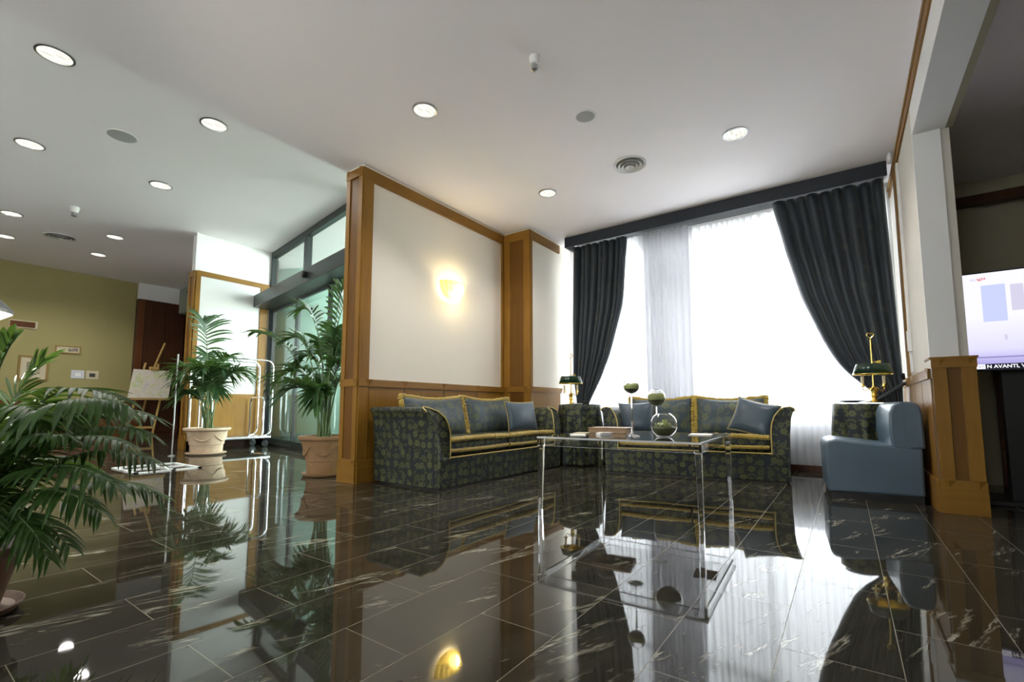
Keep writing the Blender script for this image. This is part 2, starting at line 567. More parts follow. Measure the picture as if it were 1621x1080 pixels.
# ------------------------------------------------------------------ mesh helpers
class MB:
    def __init__(s):
        s.v = []
        s.f = []

    def add(s, vs, fs):
        o = len(s.v)
        s.v += [tuple(v) for v in vs]
        s.f += [tuple(i + o for i in f) for f in fs]
        return s

    def box(s, x0, y0, z0, x1, y1, z1, M4=None):
        vs = [(x, y, z) for x in (x0, x1) for y in (y0, y1) for z in (z0, z1)]
        if M4 is not None:
            vs = [M4 @ Vector(v) for v in vs]
        return s.add(vs, [(0, 1, 3, 2), (4, 6, 7, 5), (0, 4, 5, 1), (2, 3, 7, 6), (0, 2, 6, 4), (1, 5, 7, 3)])

    def lathe(s, prof, n=32, M4=None, cap0=True, cap1=True, sx=1, sy=1):
        vs = []
        for r, z in prof:
            for k in range(n):
                a = 2 * PI * k / n
                vs.append((r * math.cos(a) * sx, r * math.sin(a) * sy, z))
        if M4 is not None:
            vs = [M4 @ Vector(v) for v in vs]
        fs = []
        for i in range(len(prof) - 1):
            for k in range(n):
                k2 = (k + 1) % n
                fs.append((i * n + k, i * n + k2, (i + 1) * n + k2, (i + 1) * n + k))
        if cap0:
            fs.append(tuple(reversed(range(n))))
        if cap1:
            fs.append(tuple((len(prof) - 1) * n + k for k in range(n)))
        return s.add(vs, fs)

    def tube(s, pts, r, n=8, closed=False, cap=True):
        pts = [Vector(p) for p in pts]
        rs = r if isinstance(r, (list, tuple)) else [r] * len(pts)
        N = len(pts)
        up = None
        rings = []
        for i, p in enumerate(pts):
            if closed:
                t = pts[(i + 1) % N] - pts[i - 1]
            else:
                t = pts[min(i + 1, N - 1)] - pts[max(i - 1, 0)]
            if t.length < 1e-9:
                t = Vector((0, 0, 1))
            t.normalize()
            if up is None:
                up = t.orthogonal().normalized()
            else:
                up = (up - t * up.dot(t))
                up = up.normalized() if up.length > 1e-6 else t.orthogonal().normalized()
            b = t.cross(up)
            rings.append([p + (up * math.cos(2 * PI * k / n) + b * math.sin(2 * PI * k / n)) * rs[i] for k in range(n)])
        vs = [v for ring in rings for v in ring]
        fs = []
        for i in range(N if closed else N - 1):
            j = (i + 1) % N
            for k in range(n):
                k2 = (k + 1) % n
                fs.append((i * n + k, i * n + k2, j * n + k2, j * n + k))
        if cap and not closed:
            fs.append(tuple(reversed(range(n))))
            fs.append(tuple((N - 1) * n + k for k in range(n)))
        return s.add(vs, fs)

    def prism(s, poly, axis, a, b):
        """poly of 2d points extruded along axis (0,1,2) from a to b"""
        def pt(p, h):
            q = [0, 0, 0]
            o = [i for i in range(3) if i != axis]
            q[o[0]], q[o[1]] = p
            q[axis] = h
            return tuple(q)
        n = len(poly)
        vs = [pt(p, a) for p in poly] + [pt(p, b) for p in poly]
        fs = [tuple(range(n)), tuple(reversed(range(n, 2 * n)))]
        for i in range(n):
            j = (i + 1) % n
            fs.append((i, n + i, n + j, j))
        return s.add(vs, fs)

    def grid(s, fn, nu, nv, closed_u=False):
        vs = [fn(i / (nu if closed_u else nu - 1), j / (nv - 1)) for j in range(nv) for i in range(nu)]
        fs = []
        for j in range(nv - 1):
            for i in range(nu if closed_u else nu - 1):
                i2 = (i + 1) % nu
                fs.append((j * nu + i, j * nu + i2, (j + 1) * nu + i2, (j + 1) * nu + i))
        return s.add(vs, fs)

    def build(s, name, m, parent=None, smooth=False, bevel=0, solid=0, subsurf=0, uvs=1.0, angle=35, kind=None):
        me = bpy.data.meshes.new(name)
        me.from_pydata([tuple(v) for v in s.v], [], s.f)
        bm = bmesh.new()
        bm.from_mesh(me)
        bmesh.ops.recalc_face_normals(bm, faces=bm.faces)
        uvl = bm.loops.layers.uv.new('UVMap')
        for f in bm.faces:
            nx, ny, nz = (abs(c) for c in f.normal)
            for l in f.loops:
                x, y, z = l.vert.co
                if nx >= ny and nx >= nz:
                    l[uvl].uv = (y * uvs, z * uvs)
                elif ny >= nz:
                    l[uvl].uv = (x * uvs, z * uvs)
                else:
                    l[uvl].uv = (x * uvs, y * uvs)
        bm.to_mesh(me)
        bm.free()
        me.materials.append(m)
        if smooth:
            me.polygons.foreach_set('use_smooth', [True] * len(me.polygons))
            if angle < 180:
                me.set_sharp_from_angle(angle=math.radians(angle))
        o = bpy.data.objects.new(name, me)
        COL.objects.link(o)
        if parent:
            o.parent = parent
        if bevel:
            b = o.modifiers.new('bevel', 'BEVEL')
            b.width = bevel
            b.segments = 2
            b.limit_method = 'ANGLE'
            b.harden_normals = False
        if solid:
            b = o.modifiers.new('solid', 'SOLIDIFY')
            b.thickness = solid
            b.offset = 0
        if subsurf:
            b = o.modifiers.new('sub', 'SUBSURF')
            b.levels = subsurf
            b.render_levels = subsurf
        if kind:
            o['kind'] = kind
        return o


def tag(o, label, cat, group=None, kind=None):
    o['label'] = label
    o['category'] = cat
    if group:
        o['group'] = group
    if kind:
        o['kind'] = kind
    return o


def thing(name, label, cat, loc=(0, 0, 0), rz=0, group=None):
    o = bpy.data.objects.new(name, None)
    o.empty_display_size = 0.1
    COL.objects.link(o)
    o.location = loc
    o.rotation_euler = (0, 0, rz)
    return tag(o, label, cat, group)


def dup(root, loc, rz=None, label=None, group=None, scale=None):
    def cp(o, parent):
        c = o.copy()
        COL.objects.link(c)
        c.parent = parent
        for ch in list(o.children):
            cp(ch, c)
        return c
    r = cp(root, None)
    r.location = loc
    if rz is not None:
        r.rotation_euler = (0, 0, rz)
    if label:
        r['label'] = label
    if group:
        r['group'] = group
    if scale:
        r.scale = scale
    return r


def struct(name, mb, m, parent=None, label=None, cat=None, **kw):
    o = mb.build(name, m, parent, **kw)
    if parent is None:
        o['kind'] = 'structure'
        o['label'] = label or name.replace('_', ' ')
        o['category'] = cat or name.split('_')[0]
    return o


def sroot(name, label, cat, loc=(0, 0, 0), rz=0):
    o = thing(name, label, cat, loc, rz)
    o['kind'] = 'structure'
    return o


H = 3.08       # lounge ceiling
HL = 3.75      # entrance hall ceiling
XL = -3.70     # lounge side of the partition wall
XR = 0.49      # right wall
YP = 2.69      # near end of the partition
YW = 6.15      # window wall

# ------------------------------------------------------------------ setting
struct('floor', MB().box(-14.2, -3.2, -0.1, 4.3, 6.5, 0), M['marble'], label='polished black marble tile floor with pale streaks', cat='floor')
struct('ceiling_lounge', MB().box(-3.99, -3.2, H, XR + 0.2, 6.4, H + 0.12).box(-3.99, -3.2, H + 0.1, -3.87, 6.4, HL + 0.1), M['ceiling'],
       label='lower grey white ceiling over the lounge', cat='ceiling')
struct('ceiling_hall', MB().box(-14.2, -3.2, HL, -3.87, 5.4, HL + 0.1), M['ceiling'], label='higher white ceiling over the entrance hall', cat='ceiling')
struct('ceiling_side_room', MB().box(XR + 0.2, -3.2, 2.86, 4.3, 6.4, 2.98), M['ceiling'], label='grey ceiling of the room with the television', cat='ceiling')
struct('wall_back', MB().box(-14.2, -3.3, 0, 4.3, -3.2, 1.2).box(-14.2, -3.3, 2.6, 4.3, -3.2, HL + 0.1).box(-14.2, -3.3, 0.4, -10.6, -3.2, 2.6).box(-10.0, -3.3, 0.4, -5.5, -3.2, 2.6).box(-4.6, -3.3, 0.4, -1.6, -3.2, 2.6).box(-0.4, -3.3, 0.4, 4.3, -3.2, 2.6), M['cream_wall'], label='cream wall behind the viewer with openings added for fill light', cat='wall')  # unseen wall, its window openings are added to let in fill light
struct('wall_far_east', MB().box(4.2, -3.2, 0, 4.3, 6.4, 3), M['olive_wall'], label='olive wall at the far side of the television room', cat='wall')

# partition wall with wood panelling --------------------------------
pw = sroot('wall_partition', 'cream partition wall framed in honey coloured wood, behind the left sofa', 'wall')
MB().box(-3.95, YP + 0.01, 0, XL - 0.015, 5.02, H).build('wall_panel', M['cream_wall'], pw)
MB().box(-3.95, 5.0, 0, -3.29, 6.15, H).build('wall_panel', M['cream_wall'], pw)
TW = 3.045     # top of the wooden trim


def trim_post(x0, y0, x1, y1, parent, z1=TW, face='y', m=None):
    """end post: base, band, two stiles with a recess, rail, second recess; face 'y' looks to -Y"""
    m = m or M['wood']
    mb = MB()
    t = 0.012
    mb.box(x0, y0, 0, x1, y1, 0.15)
    return mb


def post_front(parent, x0, x1, y, ztop, zbands, sw=0.05, depth=0.012, m=None):
    """decorated face of a post looking to -Y between x0 and x1"""
    m = m or M['wood']
    b = MB()
    for a, c in ((x0, x0 + sw), (x1 - sw, x1)):
        b.box(a, y - depth, 0.22, c, y + 0.01, ztop)
    b.build('stile', m, parent, bevel=0.002)
    MB().box(x0 + sw + 0.004, y - 0.002, 0.22, x1 - sw - 0.004, y + 0.01, ztop).build('recessed_strip', M['wood_deep'], parent)
    b = MB()
    for z0, z1 in zbands:
        b.box(x0 - 0.004, y - depth - 0.006, z0, x1 + 0.004, y + 0.01, z1)
    b.build('rail', M['wood_x'], parent, bevel=0.002)
    # pointed blocks where the stiles meet the rails
    b = MB()
    for z0, z1 in zbands:
        for xc in (x0 + sw * 0.5, x1 - sw * 0.5):
            yy = y - depth - 0.006
            b.add([(xc - sw * .5, yy, z1), (xc + sw * .5, yy, z1), (xc, yy - 0.012, z1), (xc, yy, z0 + (z1 - z0) * .25)], [(0, 1, 2), (0, 2, 3), (1, 3, 2), (0, 3, 1)])
    b.build('corner_block', M['wood_x'], parent)
    MB().box(x0 - 0.006, y - depth - 0.008, 0, x1 + 0.006, y + 0.01, 0.15).build('plinth', M['wood_x'], parent, bevel=0.002)


MB().box(-3.955, YP, 0, XL, YP + 0.03, TW).build('post_face', M['wood'], pw)
post_front(pw, -3.955, XL, YP, TW, [(0.15, 0.22), (0.90, 0.97), (2.96, TW)], 0.06)


def side_panel(parent, x, y0, y1, sgn, post0=0.13, post1=0.10, grooves=(), rail=(0.90, 0.97), top=(2.93, TW), zc=True, d=0.012):
    """wainscot and frame on a wall face lying at x and looking to sgn*X"""
    xa, xb = (x - 0.02, x + sgn * d)
    xa, xb = min(xa, xb), max(xa, xb)
    if sgn < 0:
        xa, xb = x - d, x + 0.02
    xo = x + sgn * (d + 0.008)
    q0, q1 = min(x, xo), max(x, xo)
    b = MB()
    if post0:
        b.box(xa, y0, 0.15, xb, y0 + post0, top[0] if zc else rail[1])
    if post1:
        b.box(xa, y1 - post1, 0.15, xb, y1, top[0] if zc else rail[1])
    if b.v:
        b.build('stile', M['wood'], parent, bevel=0.002)
    if zc:
        MB().box(xa, y0, top[0], xb, y1, top[1]).build('top_rail', M['wood_h'], parent, bevel=0.002)
    b = MB()
    gs = [y0 + (post0 or 0)] + list(grooves) + [y1 - (post1 or 0)]
    th = d * 0.4
    for a, c in zip(gs[:-1], gs[1:]):
        b.box(min(x, x + sgn * th), a + 0.008, 0.15, max(x, x + sgn * th), c - 0.008, rail[0])
    b.build('wainscot', M['wood'], parent)
    MB().box(q0, y0, rail[0], q1, y1, rail[1]).build('dado_rail', M['wood_h'], parent, bevel=0.003)
    b = MB()
    for g in gs:
        xx = xo
        w = 0.045
        b.add([(xx, g - w, rail[1]), (xx, g + w, rail[1]), (xx + sgn * 0.012, g, rail[1]), (xx, g, rail[0] + 0.012)], [(0, 1, 2), (0, 2, 3), (1, 3, 2), (0, 3, 1)])
    b.build('rail_block', M['wood_h'], parent)
    MB().box(q0, y0, 0, q1, y1, 0.15).build('plinth', M['wood_h'], parent, bevel=0.002)
    MB().box(q0, y0, 0.15, q1 - (0.003 if sgn > 0 else 0), y1, 0.215).build('plinth_band', M['wood_h'], parent, bevel=0.003)


side_panel(pw, XL, YP, 5.0, 1, 0.115, 0.07, (3.25, 3.83, 4.42))
# return of the jog, faced in wood, and the wall beyond
MB().box(XL - 0.01, 4.975, 0, -3.27, 5.0, TW).build('post_face', M['wood'], pw)
post_front(pw, XL + 0.012, -3.27, 4.975, TW, [(0.15, 0.22), (0.90, 0.97)], 0.10)
MB().box(-3.66, 4.958, 2.93, -3.27, 4.98, TW).build('rail', M['wood_x'], pw)
side_panel(pw, -3.275, 4.975, 5.75, 1, 0.05, 0, ())

# window wall ---------------------------------------------------------
struct('wall_window', MB().box(-3.95, YW, 0, -3.2, YW + 0.2, H).box(0.42, YW, 0, 0.75, YW + 0.2, H).box(-3.2, YW, 2.98, 0.42, YW + 0.2, H)
       .box(-3.2, YW, 0, 0.42, YW + 0.2, 0.55), M['white_wall'], label='white wall around the big curtained window', cat='wall')
struct('baseboard_window', MB().box(-3.25, YW - 0.02, 0, XR, YW, 0.065), M['red_wood'], label='low reddish wooden baseboard under the sheer curtain', cat='baseboard')
w1 = sroot('window_1', 'big bright window behind the sheer curtains', 'window', (0, 0, 0))
fb = MB()
fb.box(-3.2, YW + 0.06, 0.55, 0.42, YW + 0.12, 0.63).box(-3.2, YW + 0.06, 2.90, 0.42, YW + 0.12, 2.98).box(-3.2, YW + 0.06, 2.36, 0.42, YW + 0.12, 2.44)
for x in (-3.2, -2.02, -0.83, 0.36):
    fb.box(x, YW + 0.06, 0.6, x + 0.06, YW + 0.12, 2.9)
fb.build('window_frame', M['white_plastic'], w1)
MB().box(-3.18, YW + 0.085, 0.6, 0.40, YW + 0.095, 2.94).build('pane', M['window_glass'], w1)

# right wall: solid part, header over the wide opening, panelled pier -------------------------
YR = 4.28
rw = sroot('wall_right', 'cream right wall with wooden frame and panelled pier by the blue chair', 'wall')
MB().box(XR, YR + 0.02, 0, XR + 0.2, 6.15, H).build('wall_panel', M['shaded_cream_wall'], rw)
MB().box(XR, -3.2, 2.66, XR + 0.18, YR + 0.02, H).build('header', M['white_wall'], rw)
MB().box(XR + 0.18, -3.2, 2.66, XR + 0.22, YR + 0.02, 2.72).build('painted_shadow_gap', M['olive_wall'], rw)  # olive bar stands in for the shadow gap beside the header
MB().box(XR, YR, 0.9, XR + 0.15, YR + 0.021, 2.66).build('pier_face', M['white_wall'], rw)
MB().box(XR - 0.014, -3.0, 2.88, XR, 6.1, 2.95).build('picture_rail', M['wood_h'], rw, bevel=0.003)
MB().box(XR - 0.022, -3.0, 2.95, XR, 6.1, 2.985).build('picture_rail_lip', M['wood_h'], rw, bevel=0.003)
MB().box(XR - 0.016, 5.42, 0.98, XR, 5.56, 2.88).build('stile', M['wood'], rw, bevel=0.004)
MB().box(XR - 0.018, 5.20, 1.0, XR, 5.27, 2.87).build('white_strip', M['white_plastic'], rw, bevel=0.003)
MB().box(XR - 0.03, 5.18, 1.18, XR, 5.23, 1.36).build('wall_switch', M['white_plastic'], rw, bevel=0.004)
side_panel(rw, XR, YR, 6.1, -1, 0, 0, (4.75, 5.2, 5.56), zc=False)
PX0, PX1 = XR + 0.005, XR + 0.225
MB().box(PX0, YR - 0.004, 0, PX1, YR + 0.22, 1.035).build('pier_core', M['wood'], rw)
post_front(rw, PX0, PX1, YR - 0.004, 0.97, [(0.15, 0.22), (0.97, 1.03)], 0.075, 0.020)
MB().box(PX0 - 0.012, YR - 0.03, 1.03, PX1 + 0.012, YR + 0.22, 1.045).build('pier_cap', M['wood_x'], rw, bevel=0.002)

tg = MB().lathe([(0.05, 0), (0.055, 0.012), (0.045, 0.03), (0.02, 0.036)], 24, Matrix.Rotation(-PI / 2, 4, 'Y')).build('wall_sensor', M['white_plastic'], None, smooth=True)
tg.location = (XR - 0.022, 5.45, 3.03)
tg.scale = (1, 1.3, 0.9)
tag(tg, 'small white oval sensor at the top of the right wall beside the pelmet', 'sensor')

# television room -------------------------------------------------------
struct('wall_side_room', MB().box(XR + 0.2, 6.1, 0, 4.3, 6.2, 3).box(XR + 0.2, 6.02, 0, 1.10, 6.1, 2.9), M['olive_wall'], label='dim olive wall behind the television', cat='wall')
struct('trim_cornice', MB().box(XR + 0.2, 5.92, 2.60, 4.3, 6.03, 2.68), M['dark_wood'], label='dark wooden cornice above the television', cat='trim')
struct('trim_cornice_upper', MB().box(XR + 0.2, 5.90, 2.68, 4.3, 6.0, 2.73), M['olive_wall'], label='pale strip above the dark cornice', cat='trim')
sb = sroot('trim_wainscot', 'low dark brown wooden wainscot behind the television stand', 'trim')
MB().box(1.12, 5.97, 0.0, 4.2, 6.02, 0.12).build('plinth', M['dark_wood'], sb)
MB().box(1.12, 5.98, 0.12, 4.2, 6.02, 0.30).build('rail', M['red_wood'], sb, bevel=0.004)
MB().box(1.12, 5.99, 0.31, 4.2, 6.02, 0.40).build('upper_rail', M['red_wood'], sb, bevel=0.004)
MB().box(1.12, 6.0, 0.40, 4.2, 6.02, 1.6).build('panel', M['dark_wood'], sb)

# hall walls ------------------------------------------------------------
struct('wall_far_west', MB().box(-14.2, -3.2, 0, -14.0, 5.2, HL), M['beige_wall'], label='beige wall at the far left end of the hall', cat='wall')
struct('baseboard_far_west', MB().box(-14.0, -3.2, 0, -13.96, 3.74, 0.86), M['red_wood'], label='reddish wooden wainscot low on the far left wall', cat='baseboard')
struct('wall_return', MB().box(-14.0, 4.75, 0, -9.45, 4.85, HL), M['dark_wood'], label='dark wooden return wall beyond the easel', cat='wall')
cab = thing('wardrobe', 'tall dark mahogany wardrobe front behind the easel', 'wardrobe', (-13.89, 4.24, 0))
MB().box(-0.1, -0.50, 0, 0.05, 0.49, 3.34).build('body', M['dark_wood'], cab)
for i, (a, b_) in enumerate(((-0.50, -0.36), (-0.34, 0.06), (0.08, 0.48))):
    MB().box(0.05, a, 0.1, 0.075, b_, 3.32).build('door', M['red_wood'] if i == 0 else M['dark_wood'], cab, bevel=0.004)
struct('trim_white_panel', MB().box(-13.99, 3.75, 3.36, -13.90, 4.75, HL), M['white_wall'], label='white wall patch above the dark wardrobe', cat='trim')
cb2 = thing('wall_cabinet', 'grey green overhead cabinet between the wardrobe and the wooden column', 'cabinet', (-13.0, 4.6, 3.10))
MB().box(-0.85, 0, 0, 0.9, 0.14, 0.64).build('body', M['grey_green'], cb2)
for x in (-0.84, -0.26, 0.32):
    d_ = MB().box(x, -0.02, 0.01, x + 0.56, 0, 0.63).build('door', M['grey_green'], cb2, bevel=0.004)
    MB().box(x + 0.48, -0.035, 0.5, x + 0.51, -0.02, 0.53).build('knob', M['black'], d_)

wc = sroot('wall_entrance', 'white wall with wooden frame and wainscot left of the glass door', 'wall')
MB().box(-9.30, 3.24, 0, -9.07, 4.56, HL).build('wall_panel', M['white_wall'], wc)
MB().box(-9.31, 3.215, 0, -9.06, 3.24, 3.08).build('post_face', M['wood'], wc)
post_front(wc, -9.31, -9.06, 3.215, 3.08, [(0.15, 0.22), (2.98, 3.08)], 0.07)
MB().box(-9.07, 3.23, 3.0, -9.05, 4.5, 3.09).build('top_rail', M['wood_h'], wc)
MB().box(-9.07, 3.23, 0, -9.05, 3.30, 3.0).box(-9.07, 4.33, 0, -9.05, 4.48, 3.0).build('stile', M['wood'], wc)
MB().box(-9.07, 3.30, 0.14, -9.055, 4.33, 0.95).build('wainscot', M['wood'], wc)
MB().box(-9.07, 3.23, 0, -9.05, 4.5, 0.14).build('plinth', M['dark_wood'], wc)
MB().box(-9.062, 3.20, 3.08, -9.045, 3.235, HL).build('edge_bead', M['white_plastic'], wc)

# door wall, running slightly askew -------------------------------------------
DA = Vector((-9.12, 4.52, 0))
DB = Vector((-5.83, 3.99, 0))
drz = math.atan2(DB.y - DA.y, DB.x - DA.x)
LD = 5.25
dr = sroot('door_1', 'dark framed glass sliding entrance door with overhead transom', 'door', DA, drz)
fr = MB()
fr.box(-0.02, 0, 0, 0.10, 0.10, HL).box(0, 0, HL - 0.11, LD, 0.10, HL).box(1.68, 0.0, 2.83, 1.80, 0.10, HL - 0.11).box(3.66, 0, 2.83, 3.76, 0.10, HL - 0.11)
fr.box(0.0, 0, 0, LD, 0.06, 0.05)
fr.build('door_frame', M['dark_metal'], dr, bevel=0.004)
hb = MB().box(-0.22, -0.30, 2.60, LD, 0.04, 2.83).build('door_operator', M['dark_metal'], dr, bevel=0.008)
MB().lathe([(0.045, 0), (0.05, 0.02), (0.045, 0.06), (0.02, 0.07)], 16, Matrix.Translation((2.62, -0.30, 2.72)) @ Matrix.Rotation(PI / 2, 4, 'X')).build('door_sensor', M['black'], hb, smooth=True)
MB().box(0.1, 0.045, 2.83, 1.68, 0.055, HL - 0.11).box(1.80, 0.045, 2.83, 3.66, 0.055, HL - 0.11).box(3.76, 0.045, 2.83, LD, 0.055, HL - 0.11).build('transom_pane', M['transom_glass'], dr)
for k, (a, b_) in enumerate(((0.12, 1.44), (1.44, 2.80), (2.80, 4.1), (4.1, LD))):
    yy = 0.0 if k in (1, 2) else 0.05
    lf = MB().box(a, yy - 0.01, 0.05, a + 0.045, yy + 0.03, 2.62).box(b_ - 0.045, yy - 0.01, 0.05, b_, yy + 0.03, 2.62).box(a, yy - 0.01, 0.05, b_, yy + 0.03, 0.13).box(a, yy - 0.01, 2.55, b_, yy + 0.03, 2.62).build('door_leaf', M['dark_metal'], dr)
    MB().box(a + 0.045, yy + 0.005, 0.13, b_ - 0.045, yy + 0.013, 2.55).build('pane', M['door_glass'], lf)

# outside ------------------------------------------------------------------------
struct('ground', MB().box(-30, 3.6, -0.12, -3.96, 40, -0.03).box(-30, 6.5, -0.12, 30, 40, -0.03), M['ground'], label='pale pavement outside the entrance', cat='ground')
fn = lambda u, v: (-10.95 + 2.45 * math.cos(PI * (0.98 + 1.02 * u)), 7.52 + 2.45 * math.sin(PI * (0.98 + 1.02 * u)), v * 4.15)
struct('wall_outside', MB().grid(fn, 48, 2), M['porch_green'], solid=0.15, smooth=True, angle=180, label='pale green curved wall outside the glass door', cat='wall')
struct('ceiling_porch', MB().box(-15.5, 4.6, 4.15, -3.9, 7.6, 4.3), M['white_wall'], label='white canopy ceiling outside above the door', cat='ceiling')
for x_, y_, lab_ in ((-9.21, 5.02, 'small dark recessed light in the canopy outside, left one seen through the transom'), (-8.28, 4.95, 'small dark recessed light in the canopy outside, right one seen through the transom')):
    pl = thing('canopy_light', lab_, 'ceiling light', (x_, y_, 4.15))
    MB().lathe([(0.12, 0), (0.12, -0.01), (0.09, -0.012)], 28, None, False, True).build('trim_ring', M['steel'], pl)
pb = thing('planter', 'long cream planter box outside the glass door', 'planter', (-5.3, 5.5, 0))
MB().prism([(-0.22, 0.0), (0.22, 0.0), (0.26, 0.5), (-0.26, 0.5)], 0, -0.9, 0.9).build('box', M['planter'], pb, bevel=0.01)
MB().box(-0.86, -0.2, 0.46, 0.86, 0.2, 0.505).build('soil', M['soil'], pb)


# ------------------------------------------------------------------ curtains
def cloth_panel(name, m, xl, xr, y0, z_top, z_bot, pleats, amp, nu, nv, parent=None, solid=0.003, phase=0.0, seed=1, ydrop=None):
    rnd = random.Random(seed)
    ph = [rnd.uniform(0, 6.28) for _ in range(6)]

    def fn(u, v):
        z = z_top + (z_bot - z_top) * v
        a, b = xl(z), xr(z)
        w = u + 0.012 * math.sin(9 * u * 2 * PI / 3 + ph[0]) + 0.02 * math.sin(3.1 * u + ph[1])
        A = amp(z, u)
        s = math.sin(2 * PI * pleats * w + phase)
        s2 = math.sin(2 * PI * pleats * 0.37 * w + ph[2] + 0.6 * z)
        y = y0 + A * (0.75 * s + 0.35 * s2) + (ydrop(z) if ydrop else 0)
        x = a + (b - a) * u + A * 0.35 * math.cos(2 * PI * pleats * w + phase)
        return (x, y, z)
    mb = MB().grid(fn, nu, nv)
    o = mb.build(name, m, parent, smooth=True, angle=180, solid=solid)
    # flat cloth uv so that a woven pattern follows the folds
    uvl = o.data.uv_layers['UVMap'].data
    wd = abs(xr(z_top) - xl(z_top)) * 1.5
    for poly in o.data.polygons:
        for li in poly.loop_indices:
            vi = o.data.loops[li].vertex_index
            uvl[li].uv = ((vi % nu) / (nu - 1) * wd, (vi // nu) / (nv - 1) * (z_top - z_bot))
    return o


def interp(tab):
    def f(z):
        t = sorted(tab)
        if z <= t[0][0]:
            return t[0][1]
        for (a, fa), (b, fb_) in zip(t[:-1], t[1:]):
            if z <= b:
                k = (z - a) / (b - a)
                return fa + (fb_ - fa) * k
        return t[-1][1]
    return f


def smooth_tab(tab):
    """monotone smooth resampling of a table"""
    f = interp(tab)
    return lambda z: (f(z - 0.08) + f(z) * 2 + f(z + 0.08)) / 4


dl = thing('drape', 'dark navy drape tied back at the left side of the window', 'curtain', (0, 0, 0), 0, None)
cloth_panel('cloth', M['drape'], smooth_tab([(2.95, -3.05), (2.0, -3.07), (1.1, -3.07), (0.74, -3.0), (0.5, -3.04), (0.0, -3.06)]),
            smooth_tab([(2.95, -2.26), (2.07, -2.33), (1.41, -2.52), (1.1, -2.65), (0.83, -2.79), (0.72, -2.86), (0.5, -2.82), (0.0, -2.76)]),
            5.74, 2.96, 0.03, 9, lambda z, u: 0.018 + 0.030 * min(1, abs(z - 0.76) / 1.2), 150, 60, dl, seed=3)
MB().tube([(-2.94 + 0.115 * math.cos(a), 5.74 + 0.06 * math.sin(a), 0.76 + 0.03 * math.cos(a)) for a in [i * PI / 12 for i in range(24)]], 0.014, 8, closed=True).build('tieback', M['drape'], dl, smooth=True)
drr = thing('drape', 'dark navy drape with gold dots swept to the right side of the window', 'curtain', (0, 0, 0), 0, None)
cloth_panel('cloth', M['drape'], smooth_tab([(2.95, -0.57), (2.38, -0.46), (1.87, -0.34), (1.38, -0.16), (1.15, -0.05), (1.0, 0.06), (0.87, 0.21), (0.78, 0.26), (0.5, 0.23), (0.0, 0.2)]),
            smooth_tab([(2.95, 0.41), (1.58, 0.44), (0.97, 0.45), (0.79, 0.44), (0.5, 0.44), (0.0, 0.45)]),
            5.74, 2.96, 0.03, 9, lambda z, u: 0.016 + 0.034 * min(1, abs(z - 0.82) / 1.1), 160, 64, drr, seed=8)
MB().tube([(0.345 + 0.12 * math.cos(a), 5.74 + 0.06 * math.sin(a), 0.84 + 0.09 * math.cos(a)) for a in [i * PI / 12 for i in range(24)]], 0.018, 8, closed=True).build('tieback', M['drape'], drr, smooth=True)
MB().lathe([(0.0, 0), (0.03, 0.004), (0.035, 0.02), (0.015, 0.03), (0, 0.034)], 16, Matrix.Translation((0.468, 5.66, 0.99)) @ Matrix.Rotation(-PI / 2, 4, 'Y'), False, False).build('tieback_knob', M['black'], drr, smooth=True)
pel = MB().box(-3.09, 5.58, 2.93, 0.44, 5.60, H - 0.005).box(-3.09, 5.60, 2.93, -3.07, 5.85, H - 0.005).box(-3.07, 5.60, H - 0.03, 0.44, 6.1, H - 0.005).build('pelmet', M['pelmet'], None, bevel=0.003)
tag(pel, 'long flat navy fabric pelmet over the window curtains', 'pelmet')
fs = lambda xa, xb: (lambda z: xa, lambda z: xb)
s1 = thing('sheer_curtain', 'white sheer curtain panel on the left half of the window, darker where folded', 'curtain')
cloth_panel('voile', M['sheer'], *fs(-3.22, -1.50), 5.915, 3.0, 0.075, 26, lambda z, u: 0.022 + 0.012 * math.sin(3 * u + z), 420, 14, s1, solid=0, seed=5)
s2 = thing('sheer_curtain', 'white sheer curtain panel on the right half of the window', 'curtain')
cloth_panel('voile', M['sheer'], *fs(-2.14, 0.46), 6.055, 3.0, 0.075, 34, lambda z, u: 0.020 + 0.010 * math.sin(5 * u + 1), 520, 14, s2, solid=0, seed=6)


s3 = thing('sheer_curtain', 'narrow gathered strip of sheer curtain making the greyish folds left of centre', 'curtain')
cloth_panel('voile', M['sheer'], *fs(-2.13, -1.46), 5.99, 3.0, 0.075, 17, lambda z, u: 0.012 + 0.005 * math.sin(7 * u + 1), 260, 14, s3, solid=0, seed=9)


# ------------------------------------------------------------------ sofas
def se(p, n):
    return math.copysign(abs(p) ** n, p)


def cushion_mb(w, h, d, puff=0.5, n1=28, n2=20, crest=0.0, pinch=0.0):
    """pillow: w along x, h along z, thickness d along y; corners pulled out, middle plump"""
    mb = MB()
    vs = []
    N = 18

    def surf(u, v, side):
        x, z = (u * 2 - 1), (v * 2 - 1)
        e = max(0.0, 1 - abs(x) ** 2.6) ** 0.5 * max(0.0, 1 - abs(z) ** 2.6) ** 0.5
        y = side * d * 0.5 * e
        kx = 1 - pinch * (1 - abs(z) ** 2) * abs(x)
        kz = 1 - pinch * (1 - abs(x) ** 2) * abs(z)
        zz = z * h / 2 * kz
        if z > 0:
            zz += crest * math.sin((u) * PI) * z
        return (x * w / 2 * kx, y, zz)
    for side in (1, -1):
        mb.grid(lambda u, v: surf(u, v, side), N, N)
    return mb


